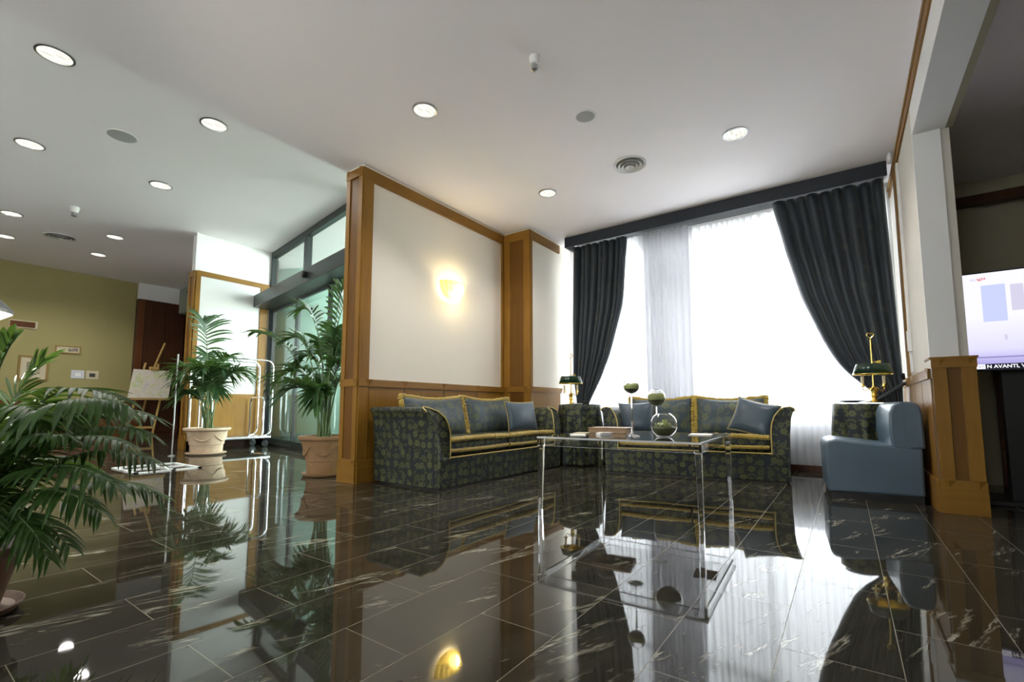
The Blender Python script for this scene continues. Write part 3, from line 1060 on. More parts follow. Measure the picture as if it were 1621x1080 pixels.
def rim_pts(w, h, crest=0.0, n=18, pinch=0.0):
    pts = []
    for i in range(n):
        pts.append((-1 + 2 * i / n, -1))
    for i in range(n):
        pts.append((1, -1 + 2 * i / n))
    for i in range(n):
        pts.append((1 - 2 * i / n, 1))
    for i in range(n):
        pts.append((-1, 1 - 2 * i / n))
    out = []
    for x, z in pts:
        kx = 1 - pinch * (1 - abs(z) ** 2) * abs(x)
        kz = 1 - pinch * (1 - abs(x) ** 2) * abs(z)
        zz = z * h / 2 * kz
        if z > 0:
            zz += crest * math.sin((x + 1) / 2 * PI) * z
        out.append((x * w / 2 * kx, 0, zz))
    return out


def weld(mb, d=1e-4):
    bm = bmesh.new()
    vs = [bm.verts.new(v) for v in mb.v]
    for f in mb.f:
        try:
            bm.faces.new([vs[i] for i in f])
        except ValueError:
            pass
    bmesh.ops.remove_doubles(bm, verts=bm.verts, dist=d)
    bm.verts.index_update()
    mb.v = [tuple(v.co) for v in bm.verts]
    mb.f = [tuple(v.index for v in f.verts) for f in bm.faces]
    bm.free()
    return mb


def fuzzy(pts, r, seed=0, sub=5, amp=0.3):
    rnd = random.Random(seed)
    P = []
    R = []
    n = len(pts)
    for i in range(n - 1):
        a, b = Vector(pts[i]), Vector(pts[i + 1])
        for k in range(sub):
            P.append(a.lerp(b, k / sub) + Vector((rnd.uniform(-1, 1), rnd.uniform(-1, 1), rnd.uniform(-1, 1))) * r * 0.10)
            R.append(r * (1 + rnd.uniform(-amp, amp)))
    P.append(Vector(pts[-1]))
    R.append(r)
    return P, R


def make_sofa(name, label, loc, rz, L, group=None, D=0.82, seed=0, hgt=0.70):
    t = thing(name, label, 'sofa', loc, rz, group)
    hb = 0.27
    aw = 0.15
    # base box
    MB().box(-L / 2 + 0.02, -D / 2, 0.012, L / 2 - 0.02, D / 2 - 0.04, hb).build('base', M['damask'], t, bevel=0.012)
    MB().box(-L / 2 + 0.03, -D / 2 + 0.012, 0.0, L / 2 - 0.03, D / 2 - 0.05, 0.03).build('plinth', M['black'], t)
    # arms: profile in (x outward, z)
    prof = [(0.0, hb - 0.01), (0.0, 0.48), (0.012, 0.56), (0.035, 0.62), (0.075, 0.67), (0.12, hgt), (0.175, hgt + 0.008), (0.205, hgt - 0.005), (0.212, hgt - 0.03), (0.195, hgt - 0.045),
            (0.175, 0.6), (0.158, 0.45), (0.15, 0.25), (0.148, 0.02), (0.01, 0.02)]

    def yf(z):
        if z < 0.42:
            return -D / 2 + 0.004
        k = (z - 0.42) / (hgt - 0.42)
        return -D / 2 + 0.004 + 0.16 * (1 - math.sqrt(max(0, 1 - min(1, k) ** 2.4)))
    for sgn in (-1, 1):
        x0 = L / 2 - aw
        rows = []
        NY = 10
        vs = []
        for j in range(NY):
            for (px, pz) in prof:
                y = yf(pz) + (D / 2 - yf(pz)) * (j / (NY - 1))
                vs.append((sgn * (x0 + px), y, pz))
        n = len(prof)
        fs = []
        for j in range(NY - 1):
            for i in range(n):
                i2 = (i + 1) % n
                fs.append((j * n + i, j * n + i2, (j + 1) * n + i2, (j + 1) * n + i))
        fs.append(tuple(range(n)))
        fs.append(tuple((NY - 1) * n + i for i in range(n)))
        MB().add(vs, fs).build('arm', M['damask'], t, smooth=True, angle=50, bevel=0.004)
        # gold piping down the front edge of the arm
        pp = [(sgn * (x0 + px + 0.004), yf(pz) - 0.004, pz) for px, pz in prof[:9]]
        MB().tube(pp, 0.006, 6).build('piping', M['piping'], t, smooth=True)
    pq = [(-L / 2 + aw, -D / 2 - 0.004, hb), (L / 2 - aw, -D / 2 - 0.004, hb)]
    MB().tube(pq, 0.006, 6).build('piping', M['piping'], t, smooth=True)
    # back frame
    bp = [(D / 2 - 0.15, hb - 0.01), (D / 2 - 0.12, 0.6), (D / 2 - 0.09, 0.70), (D / 2 - 0.03, 0.715), (D / 2, 0.69), (D / 2, 0.02), (D / 2 - 0.15, 0.02)]
    MB().prism(bp, 0, -L / 2 + 0.08, L / 2 - 0.08).build('back_frame', M['damask'], t, bevel=0.01, smooth=True)
    # seat cushions
    iw = (L - 2 * aw) / 2
    for k in (-1, 1):
        cx = k * iw / 2
        cu = MB().box(cx - iw / 2 + 0.006, -D / 2 + 0.03, hb + 0.005, cx + iw / 2 - 0.006, D / 2 - 0.16, 0.425).build('seat_cushion', M['damask'], t, bevel=0.03, smooth=True)
        for zz, rr in ((0.418, 0.024), (0.325, 0.018)):
            sag = 0.008
            pts = [(cx - iw / 2 + 0.012 + (iw - 0.024) * i / 14, -D / 2 + 0.022, zz + sag * math.sin(PI * i / 14) * (1 if zz > 0.4 else -0.5)) for i in range(15)]
            P, R = fuzzy(pts, rr, seed + k * 3 + int(zz * 100), 4, 0.18)
            MB().tube(P, R, 8).build('fringe', M['fringe'], cu, smooth=True)
    # back cushions, leaning back, fringed all round
    bw = (L - 2 * aw) / 2 + 0.01
    bh = 0.41
    for k in (-1, 1):
        cx = k * bw / 2
        mb = weld(cushion_mb(bw * 0.98, bh + 0.03, 0.21, crest=-0.030, pinch=0.035))
        M4 = Matrix.Translation((cx, D / 2 - 0.22, 0.40 + bh / 2)) @ Matrix.Rotation(math.radians(-13), 4, 'X')
        mb.v = [tuple(M4 @ Vector(v)) for v in mb.v]
        cu = mb.build('back_cushion', M['damask_light'], t, smooth=True, angle=180)
        pts = [tuple(M4 @ Vector(p)) for p in rim_pts(bw * 0.98, bh + 0.03, -0.030, 14, 0.035)]
        pts.append(pts[0])
        P, R = fuzzy(pts, 0.024, seed + k + 20, 3, 0.22)
        MB().tube(P[:-1], R[:-1], 8, closed=True).build('fringe', M['fringe'], cu, smooth=True)
    return t


sofa1 = make_sofa('sofa', 'two seat floral sofa with gold fringe against the wood panelled wall under the wall lamp', (-3.22, 3.88, 0), PI / 2, 2.06, 'floral damask sofas', D=0.84)
sofa2 = make_sofa('sofa', 'two seat floral sofa with gold fringe standing in front of the bright window', (-1.36, 5.28, 0), math.radians(9), 1.74, 'floral damask sofas', D=0.80, seed=50)


def throw_pillow(label, loc, rot, w=0.40, h=0.38, d=0.15, piped=True, m=None):
    t = thing('throw_pillow', label, 'pillow', loc, 0, 'plain blue throw pillows')
    t.rotation_euler = rot
    mb = weld(cushion_mb(w, h, d, pinch=0.09))
    cu = mb.build('cover', m or M['satin'], t, smooth=True, angle=180)
    if piped:
        pts = rim_pts(w, h, 0, 12, 0.09)
        MB().tube(pts, 0.0045, 6, closed=True).build('piping', M['piping'], t, smooth=True)
    return t


throw_pillow('plain blue satin pillow at the far end of the sofa by the panelled wall', (-3.10, 4.52, 0.60), (math.radians(-14), 0, math.radians(76)), 0.46, 0.36)
throw_pillow('plain blue satin pillow leaning on the right arm of the window sofa', (-0.76, 5.24, 0.60), (math.radians(-18), math.radians(14), math.radians(-14)), 0.42, 0.36)
throw_pillow('plain grey blue satin pillow at the left end of the window sofa', (-1.93, 5.10, 0.59), (math.radians(-16), math.radians(-2), math.radians(14)), 0.40, 0.36, piped=False)

# ------------------------------------------------------------------ blue leather chair
ch = thing('slipper_chair', 'blue leather armless low chair seen from the side by the wooden pier', 'chair', (0.115, 4.80, 0), math.radians(-85))
# local: front towards -Y, width along X (half .36), depth .62
W2 = 0.31
MB().box(-W2 + 0.01, -0.27, 0, W2 - 0.01, 0.29, 0.05).build('plinth', M['black'], ch)
seatp = [(-0.29, 0.05), (0.30, 0.05), (0.30, 0.405), (0.16, 0.415), (-0.22, 0.455), (-0.27, 0.445), (-0.295, 0.41)]
MB().prism(seatp, 0, -W2, W2).build('seat', M['leather'], ch, bevel=0.018, smooth=True, angle=50)
bkp = [(0.125, 0.41), (0.115, 0.52), (0.12, 0.66), (0.145, 0.725), (0.185, 0.745), (0.26, 0.745), (0.30, 0.72), (0.315, 0.66), (0.32, 0.40), (0.15, 0.39)]
MB().prism(bkp, 0, -W2, W2).build('backrest', M['leather'], ch, bevel=0.016, smooth=True, angle=50)
MB().tube([(W2 - 0.002, y, z) for y, z in ((0.20, 0.745), (0.205, 0.6), (0.21, 0.45), (0.23, 0.40), (0.26, 0.39))], 0.004, 6).build('piping', M['leather'], ch, smooth=True)


# ------------------------------------------------------------------ round cloth tables
def cloth_table(label, loc, rt, rb, h, seed):
    t = thing('draped_side_table', label, 'table', loc, 0, 'round side tables under floral cloths')
    rnd = random.Random(seed)
    ph = rnd.uniform(0, 6)

    def fn(u, v):
        a = 2 * PI * u
        if v < 0.12:
            r = rt * v / 0.12
            return (r * math.cos(a), r * math.sin(a), h)
        k = (v - 0.12) / 0.88
        fold = math.sin(11 * a + ph) * 0.6 + math.sin(7 * a + 1.3 * ph) * 0.4
        r = rt + 0.012 + (rb - rt) * k + 0.035 * fold * min(1, k * 2.2)
        z = h - 0.012 * min(1, k * 12) - (h - 0.02) * k
        return (r * math.cos(a), r * math.sin(a), max(0.008, z))
    MB().grid(fn, 120, 26, closed_u=True).build('tablecloth', M['damask'], t, smooth=True, angle=180, solid=0.003)
    MB().lathe([(0.04, 0.0), (0.04, h - 0.04), (rt * 0.95, h - 0.035), (rt * 0.95, h - 0.01)], 24).build('pedestal', M['dark_wood'], t)
    MB().lathe([(rt * 0.98, 0), (rt * 0.98, 0.006)], 48, Matrix.Translation((0, 0, h + 0.002))).build('glass_top', M['glass'], t)
    return t


TH = 0.735
cloth_table('round table under a dark floral cloth in the corner between the two sofas', (-2.74, 5.30, 0), 0.25, 0.30, TH, 1)
cloth_table('round table under a dark floral cloth behind the blue leather chair', (0.13, 5.43, 0), 0.225, 0.24, TH, 2)


# ------------------------------------------------------------------ bouillotte lamps
def bouillotte(label, loc, rz):
    t = thing('bouillotte_lamp', label, 'lamp', loc, rz, 'brass table lamps with dark green shades')
    MB().lathe([(0.075, 0), (0.078, 0.006), (0.05, 0.012), (0.022, 0.02), (0.018, 0.045), (0.026, 0.06), (0.02, 0.08), (0.03, 0.115), (0.012, 0.135), (0.008, 0.15)], 24).build('base', M['brass'], t, smooth=True)
    MB().tube([(0, 0, 0.14), (0, 0, 0.575)], 0.006, 10).build('rod', M['brass'], t, smooth=True)
    hp = []
    for i in range(25):
        a = 2 * PI * i / 24
        hp.append((0.0019 * 16 * math.sin(a) ** 3 * 0.85, 0, 0.612 + 0.0019 * (13 * math.cos(a) - 5 * math.cos(2 * a) - 2 * math.cos(3 * a) - math.cos(4 * a))))
    MB().tube(hp[:-1], 0.005, 6, closed=True).build('heart_finial', M['brass'], t, smooth=True)
    MB().box(0, -0.002, 0.365, 0.055, 0.002, 0.372).prism([(0.03, 0.36), (0.066, 0.354), (0.066, 0.384), (0.03, 0.376)], 1, -0.003, 0.003).build('key', M['brass'], t)
    for s in (-1, 1):
        pts = [(s * x, 0, z) for x, z in ((0.0, 0.12), (0.02, 0.135), (0.035, 0.13), (0.045, 0.115), (0.062, 0.105), (0.078, 0.115), (0.08, 0.14))]
        ar = MB().tube(pts, 0.0045, 8).build('arm', M['brass'], t, smooth=True)
        MB().lathe([(0.006, 0), (0.026, 0.005), (0.028, 0.009), (0.012, 0.01), (0.012, 0.03)], 16, Matrix.Translation((s * 0.08, 0, 0.14))).build('drip_pan', M['brass'], ar, smooth=True)
        MB().lathe([(0.0125, 0.17), (0.0125, 0.24)], 12, Matrix.Translation((s * 0.08, 0, 0))).build('candle_sleeve', M['candle'], ar, smooth=True)
    # oval tole shade, open below
    prof = [(0.150, 0.258), (0.124, 0.345), (0.122, 0.349), (0.01, 0.352)]
    MB().lathe(prof, 40, None, False, False, 1, 0.72).build('shade', M['green_enamel'], t, smooth=True, solid=0.003)
    MB().tube([(0.151 * math.cos(a), 0.151 * 0.72 * math.sin(a), 0.257) for a in [i * PI / 20 for i in range(40)]], 0.0035, 6, closed=True).build('shade_rim', M['brass'], t, smooth=True)
    inn = MB().lathe([(0.145, 0.26), (0.12, 0.343), (0.01, 0.346)], 40, None, False, False, 1, 0.72).build('shade_lining', M['brass'], t, smooth=True)
    return t


bouillotte('brass two arm table lamp with dark green shade on the corner table between the sofas', (-2.82, 5.22, TH + 0.012), math.radians(30))
bouillotte('brass two arm table lamp with dark green shade on the table behind the blue chair', (0.215, 5.34, TH + 0.012), math.radians(12))
ds = MB().lathe([(0.05, 0), (0.055, 0.003), (0.12, 0.017), (0.125, 0.02), (0.05, 0.008)], 32, None, True, True).build('shallow_dish', M['steel'], None, smooth=True)
ds.location = (0.045, 5.38, TH + 0.012)
tag(ds, 'shallow grey metal dish beside the brass lamp behind the blue chair', 'dish')
fl_ = thing('folded_card', 'small pale card standing by the brass lamp on the corner table', 'card', (-2.68, 5.14, TH + 0.010), 0.3)
MB().box(-0.05, -0.03, 0, 0.05, 0.03, 0.006).build('card_sheet', M['paper'], fl_)

# ------------------------------------------------------------------ clear coffee table
ct = thing('coffee_table', 'rectangular clear acrylic coffee table with tapered legs', 'table', (-1.255, 3.36, 0), math.radians(2.5))
TX, TY, TZ = 0.545, 0.555, 0.50
MB().box(-TX, -TY, TZ - 0.014, TX, TY, TZ).build('tabletop', M['acrylic'], ct, bevel=0.002)
for y in (-TY + 0.008, TY - 0.020):
    MB().box(-TX + 0.045, y, TZ - 0.062, TX - 0.045, y + 0.012, TZ - 0.015).build('apron', M['acrylic'], ct)
for x in (-TX + 0.008, TX - 0.020):
    MB().box(x, -TY + 0.045, TZ - 0.062, x + 0.012, TY - 0.045, TZ - 0.015).build('apron', M['acrylic'], ct)
for sx in (-1, 1):
    for sy in (-1, 1):
        cx, cy = sx * (TX - 0.022), sy * (TY - 0.022)
        vs = []
        for z, a in ((0.0, 0.012), (TZ - 0.064, 0.0185), (TZ - 0.0635, 0.022), (TZ - 0.015, 0.022)):
            for dx, dy in ((-1, -1), (1, -1), (1, 1), (-1, 1)):
                vs.append((cx + dx * a + (0 if a > 0.0185 else sx * (0.0185 - a)), cy + dy * a + (0 if a > 0.0185 else sy * (0.0185 - a)), z))
        fs = [(0, 3, 2, 1), (12, 13, 14, 15)]
        for j in range(3):
            for i in range(4):
                i2 = (i + 1) % 4
                fs.append((j * 4 + i, j * 4 + i2, (j + 1) * 4 + i2, (j + 1) * 4 + i))
        MB().add(vs, fs).build('leg', M['acrylic'], ct, bevel=0.0015)
TT = TZ + 0.001
eb = MB()
for a, b_, c_, d_ in ((-TX, -TY - 0.0015, TX, -TY), (-TX, TY, TX, TY + 0.0015), (-TX - 0.0015, -TY, -TX, TY), (TX, -TY, TX + 0.0015, TY)):
    eb.box(a, b_, TZ - 0.013, c_, d_, TZ - 0.001)
eb.build('edge_glint', M['acrylic_edge_glint'], ct)  # pale strips painting the bright light along the tabletop rim
eb = MB()
for a, b_, c_, d_ in ((-TX + 0.045, -TY + 0.008, TX - 0.045, -TY + 0.020), (-TX + 0.045, TY - 0.020, TX - 0.045, TY - 0.008), (-TX + 0.008, -TY + 0.045, -TX + 0.020, TY - 0.045), (TX - 0.020, -TY + 0.045, TX - 0.008, TY - 0.045)):
    eb.box(a, b_, TZ - 0.0645, c_, d_, TZ - 0.0625)
eb.build('edge_glint', M['acrylic_edge_glint'], ct)


def glass_shell(prof, n=48, th=0.003):
    """thin glass solid of revolution: outer profile followed back by the inner one"""
    inner = [(max(0.0005, r - th), z + (th if i == 0 else 0)) for i, (r, z) in enumerate(prof)]
    return prof + list(reversed(inner))


def arc(R, zc, a0, a1, n=20):
    return [(R * math.cos(math.radians(a0 + (a1 - a0) * i / n)), zc + R * math.sin(math.radians(a0 + (a1 - a0) * i / n))) for i in range(n + 1)]


def fill(R, zc, zt, r0=0.003):
    a1 = math.degrees(math.asin((zt - zc) / R))
    pts = [(R * math.cos(math.radians(-88 + (a1 + 88) * i / 12)), zc + R * math.sin(math.radians(-88 + (a1 + 88) * i / 12))) for i in range(13)]
    return pts


def mound(name, R, zc, z0, z1, m, parent, seed):
    """lumpy filling between z0 and z1 inside a sphere"""
    rnd = random.Random(seed)
    mb = MB()

    def rad(z):
        return math.sqrt(max(1e-6, R * R - (z - zc) ** 2))
    prof = [(rad(z0 + (z1 - z0) * i / 8), z0 + (z1 - z0) * i / 8) for i in range(9)]
    prof += [(rad(z1) * 0.8, z1 + 0.006), (rad(z1) * 0.5, z1 + 0.012), (rad(z1) * 0.2, z1 + 0.009)]
    mb.lathe(prof, 36)
    mb.v = [(x, y, z + (rnd.uniform(-0.006, 0.008) if i > 9 * 36 else 0)) for i, (x, y, z) in enumerate(mb.v)]
    return mb.build(name, m, parent, smooth=True, angle=180)


def sprig(mb, base, h, n, rnd, spread=0.02):
    for k in range(n):
        a = rnd.uniform(0, 6.28)
        l = h * rnd.uniform(0.6, 1.0)
        s = rnd.uniform(0.3, 1) * spread
        b = Vector(base) + Vector((math.cos(a), math.sin(a), 0)) * spread * 0.3
        tip = b + Vector((math.cos(a) * s, math.sin(a) * s, l))
        mid = b.lerp(tip, 0.5)
        sd = Vector((-math.sin(a), math.cos(a), 0)) * 0.006
        mb.add([b, mid + sd, tip, mid - sd], [(0, 1, 2, 3)])


def goblet(name, label, loc, stem_h, R, fill_frac, open_a, seed, cat='vase'):
    t = thing(name, label, cat, loc)
    zc = stem_h + R * 0.96
    prof = [(0.052, 0.0), (0.05, 0.004), (0.012, 0.012), (0.006, 0.03), (0.005, stem_h * 0.6), (0.007, stem_h - 0.004)] + arc(R, zc, -82, open_a, 24)
    inner = arc(R - 0.0025, zc, open_a, -84, 24)
    pr = prof + inner
    MB().lathe(pr, 48, None, True, True).build('bowl', M['glass'], t, smooth=True, angle=60)
    r2 = R - 0.004
    zt = zc - r2 + 2 * r2 * fill_frac
    mound('pebbles', r2, zc, zc - r2 * 0.98, zc - r2 + 2 * r2 * fill_frac * 0.55, M['dark_pebbles'], t, seed)
    mound('moss', r2, zc, zc - r2 + 2 * r2 * fill_frac * 0.56, zt, M['moss'], t, seed + 1)
    return t


goblet('glass_goblet_terrarium', 'tallest of the glass goblets, thin stem and round bowl of moss on the acrylic table', (-1.225, 3.16, TT), 0.300, 0.057, 0.50, 52, 1)
goblet('glass_goblet_terrarium', 'shorter stemmed round glass bowl of moss behind the fish bowl on the acrylic table', (-1.235, 3.72, TT), 0.215, 0.070, 0.62, 72, 7)
fbw = thing('fish_bowl_terrarium', 'low round glass fish bowl with dark pebbles and pale leaves on the acrylic table', 'vase', (-1.02, 3.21, TT))
RB = 0.089
MB().lathe([(0.035, 0.002)] + arc(RB, RB * 0.93, -66, 62, 30) + arc(RB - 0.003, RB * 0.93, 62, -64, 30), 56, None, True, True).build('bowl', M['glass'], fbw, smooth=True, angle=60)
mound('pebbles', RB - 0.005, RB * 0.93, 0.012, 0.060, M['dark_pebbles'], fbw, 11)
mbb = MB()
rr = random.Random(4)
for k in range(26):
    a = rr.uniform(0, 6.28)
    q = rr.uniform(0, 0.05)
    sprig(mbb, (q * math.cos(a), q * math.sin(a), 0.066), 0.035 + 0.02 * (q < 0.02), 4, rr, 0.018)
mbb.build('leaves', M['moss'], fbw, solid=0.001)

# things lying on the table
bx = thing('wooden_box', 'flat tan box on the acrylic table behind the papers', 'box', (-1.545, 3.53, TT), math.radians(8))
MB().box(-0.15, -0.12, 0, 0.15, 0.12, 0.032).build('body', M['book_cover'], bx, bevel=0.002)
MB().box(-0.152, -0.122, 0.033, 0.152, 0.122, 0.042).build('lid', M['book_cover'], bx, bevel=0.002)
for lab, x, y, rz, w, d, h, m in (('long white brochure nearest the left corner of the acrylic table', -1.60, 3.06, 0.5, 0.11, 0.20, 0.004, 'paper'),
                                  ('small stack of folded white cards beside the tan box', -1.46, 3.20, 0.9, 0.09, 0.07, 0.014, 'paper'),
                                  ('cream folded leaflet by the left rim of the acrylic table', -1.68, 3.28, 0.2, 0.10, 0.15, 0.006, 'mount'),
                                  ('pale magazine lying at the right side of the acrylic table', -0.88, 3.62, 0.15, 0.15, 0.21, 0.005, 'paper')):
    b = thing('brochure', lab, 'brochure', (x, y, TT), rz, 'papers on the acrylic table')
    MB().box(-w / 2, -d / 2, 0, w / 2, d / 2, h).build('sheet', M[m], b)
    if h > 0.01:
        MB().box(-w / 2 + 0.01, -d / 2 - 0.01, h, w / 2 + 0.01, d / 2 - 0.005, h + 0.004).build('top_sheet', M[m], b)


# ------------------------------------------------------------------ ceiling fittings
def downlight(x, y, z, label, group, on=True, r=0.088):
    t = thing('downlight', label, 'ceiling light', (x, y, z), 0, group)
    MB().lathe([(r * 1.14, 0.0), (r * 1.14, -0.008), (r * 1.0, -0.011), (r * 0.98, 0.0)], 40, None, False, False).build('trim_ring', M['steel'], t, smooth=True)
    MB().lathe([(r * 0.99, -0.004), (0.001, -0.0035)], 40, None, False, False).build('reflector', M['glow'], t)
    lamp('downlight_beam', 'SPOT', (0, 0, -0.02), 28, (1, 0.95, 0.90), 0.10, spot=2.4, parent=t)
    return t


first = None
for (x, y, lab) in ((-2.62, 2.46, 'round recessed ceiling light nearest the partition wall, left in the lounge ceiling'),
                    (-0.66, 4.26, 'round recessed ceiling light near the top of the right drape'),
                    (-2.57, 4.27, 'round recessed ceiling light near the left end of the pelmet')):
    if first is None:
        first = downlight(x, y, H, lab, 'recessed lights in the lounge ceiling')
    else:
        dup(first, (x, y, H), label=lab, group='recessed lights in the lounge ceiling')
hall = [(-5.42, 0.76, 'largest and nearest recessed ceiling light of the hall, top left of the picture'),
        (-5.39, 2.0, 'recessed hall ceiling light closest to the ceiling step, right of the hall speaker'),
        (-7.54, 0.92, 'recessed hall ceiling light left of the round hall speaker'),
        (-7.50, 2.18, 'recessed hall ceiling light in front of the entrance column'),
        (-10.53, 1.16, 'recessed hall ceiling light at the left rim, nearer of the two there'),
        (-10.49, 2.43, 'recessed hall ceiling light right of the hall air vent'),
        (-11.98, 2.54, 'farthest recessed hall ceiling light, before the beige wall'),
        (-12.04, 1.28, 'recessed hall ceiling light at the left rim, farther of the two there')]
for x, y, lab in hall:
    k = dup(first, (x, y, HL), label=lab, group='recessed lights in the hall ceiling', scale=(1.32, 1.32, 1))
for x, y, z, r, lab in ((-1.61, 3.28, H, 0.075, 'round grey ceiling speaker in the middle of the lounge ceiling'), (-6.47, 1.49, HL, 0.13, 'round grey ceiling speaker in the hall ceiling')):
    t = thing('ceiling_speaker', lab, 'speaker', (x, y, z))
    MB().lathe([(r * 1.12, 0), (r * 1.10, -0.006), (r, -0.008), (r * 0.98, 0)], 40, None, False, False).build('rim', M['white_plastic'], t, smooth=True)
    MB().lathe([(r, -0.007), (r * 0.5, -0.011), (0.001, -0.012)], 40, None, False, False).build('grille', M['grey_mesh'], t, smooth=True)
for x, y, z, r, lab in ((-1.60, 4.22, H, 0.155, 'round white air vent with nested rings in the lounge ceiling'), (-11.28, 1.86, HL, 0.22, 'round air vent in the hall ceiling')):
    t = thing('air_diffuser', lab, 'air vent', (x, y, z))
    MB().lathe([(r * 0.86, -0.001), (0.001, -0.001)], 40, None, False, False).build('duct', M['void'], t)
    for k, (ro, ri, zb) in enumerate(((1.0, 0.82, -0.012), (0.74, 0.60, -0.022), (0.50, 0.38, -0.030), (0.26, 0.02, -0.036))):
        MB().lathe([(r * ro, 0.0 if k == 0 else zb + 0.0), (r * ro, zb), (r * ri, zb + 0.014)], 44, None, False, False).build('ring', M['white_plastic'], t, smooth=True, solid=0.002)
for x, y, z, lab in ((-1.60, 2.50, H, 'small white smoke detector hanging from the lounge ceiling'), (-9.41, 1.68, HL, 'small white smoke detector on the hall ceiling')):
    t = thing('smoke_detector', lab, 'smoke detector', (x, y, z))
    s_ = 1.0 if z == H else 1.5
    MB().lathe([(0.038 * s_, 0), (0.04 * s_, -0.006), (0.032 * s_, -0.055 * s_), (0.022 * s_, -0.06 * s_)], 28).build('base', M['white_plastic'], t, smooth=True)
    MB().lathe([(0.022 * s_, -0.06 * s_), (0.021 * s_, -0.075 * s_), (0.023 * s_, -0.08 * s_), (0.023 * s_, -0.095 * s_), (0.012 * s_, -0.10 * s_)], 24).build('chamber', M['steel'], t, smooth=True)

# ------------------------------------------------------------------ wall lamp
wl_ = thing('wall_sconce', 'lit half bowl yellow glass wall lamp on the cream wall above the sofa', 'wall lamp', (XL, 3.93, 2.08))
R = 0.20


def bowl(u, v):
    a = -PI / 2 + PI * u
    b = PI / 2 * v
    flute = 1 + 0.03 * math.cos(18 * a)
    rr_ = R * math.cos(b) ** 0.75 if v < 1 else 0.0
    return (0.012 + max(0, rr_ * math.cos(a)) * 0.62 * flute, rr_ * math.sin(a) * flute, 0.07 - 0.19 * math.sin(b))


MB().grid(bowl, 40, 14).build('glass_bowl', M['amber_glass'], wl_, smooth=True, angle=180, solid=0.005)
MB().box(-0.002, -0.05, -0.06, 0.012, 0.05, 0.05).build('backplate', M['brass'], wl_, bevel=0.003)
MB().tube([(0.02, -R, 0.07), (0.03, -R * 0.85, -0.01), (0.035, -R * 0.5, -0.075), (0.04, -0.03, -0.12)], 0.006, 6).build('brass_edge', M['brass'], wl_, smooth=True)
bulb = MB().lathe([(0.004, -0.03), (0.018, -0.01), (0.02, 0.01), (0.012, 0.028), (0.002, 0.034)], 16, Matrix.Translation((0.055, 0.03, 0.02))).build('bulb', emis('warm_bulb', (1.0, 0.90, 0.6), 1.2), wl_, smooth=True)

lamp('sconce_light', 'POINT', (0.09, 0.03, -0.03), 4.2, (1, 0.90, 0.66), 0.06, parent=wl_)

# ------------------------------------------------------------------ television
tv = thing('television', 'wide flat television showing a pale lavender news screen, at the right picture rim', 'television', (1.355, 4.75, 0.965))
MB().box(-0.615, 0.0, 0.0, 0.615, 0.045, 0.735).build('body', M['black'], tv, bevel=0.004)


def screen_mat():
    m = bpy.data.materials.new('screen_picture')
    m.use_nodes = True
    t = NT.__new__(NT)
    t.t = m.node_tree
    t.n = t.t.nodes
    t.n.remove(t.n['Principled BSDF'])
    e = t.new('ShaderNodeEmission')
    c = t.coord()
    s = t.new('ShaderNodeSeparateXYZ')
    t.link(c, s.inputs[0])
    g = t.ramp(s.outputs[2], [(0.06, (0.42, 0.38, 0.72)), (0.16, (0.70, 0.68, 0.92)), (0.40, (0.86, 0.85, 0.95))])
    t.link(g, e.inputs[0])
    e.inputs[1].default_value = 0.36
    t.link(e.outputs[0], t.n['Material Output'].inputs[0])
    return m


scr = MB().box(-0.605, -0.003, 0.014, 0.605, 0.0, 0.723).build('screen', screen_mat(), tv)
PB = emis('screen_blue', (0.55, 0.60, 0.92), 0.36)
PG = emis('screen_grey', (0.62, 0.60, 0.75), 0.36)
PP = emis('screen_violet', (0.33, 0.30, 0.62), 0.30)
PW = emis('screen_white', (0.95, 0.95, 1.0), 0.38)
PK = emis('screen_black', (0.004, 0.004, 0.008), 1.0)
PR = emis('screen_red', (0.75, 0.25, 0.28), 0.34)
yq = -0.0045
for nm, x0, z0, x1, z1, m in (('picture_panel', -0.50, 0.36, -0.375, 0.63, PB), ('picture_panel', -0.350, 0.43, -0.285, 0.62, PG), ('picture_panel', -0.24, 0.38, -0.02, 0.62, PB),
                              ('picture_panel', -0.40, 0.22, -0.385, 0.26, PG), ('picture_band', -0.60, 0.095, 0.60, 0.105, PP), ('ticker', -0.605, 0.014, 0.605, 0.052, PK), ('clock_box', -0.592, 0.016, -0.512, 0.050, PW)):
    MB().box(x0, yq - (0.001 if nm == 'clock_box' else 0), z0, x1, -0.003, z1).build(nm, m, scr)


def text(name, body, x, z, size, m, parent, y=-0.0065, bold=0.0):
    c = bpy.data.curves.new(name, 'FONT')
    c.body = body
    c.size = size
    c.extrude = 0.0004
    c.offset = bold
    c.materials.append(m)
    tmp = bpy.data.objects.new(name + '_curve', c)
    COL.objects.link(tmp)
    bpy.context.view_layer.update()
    me = bpy.data.meshes.new_from_object(tmp.evaluated_get(bpy.context.evaluated_depsgraph_get()))
    bpy.data.objects.remove(tmp)
    o = bpy.data.objects.new(name, me)
    COL.objects.link(o)
    o.parent = parent
    o.location = (x, y, z)
    o.rotation_euler = (PI / 2, 0, 0)
    return o


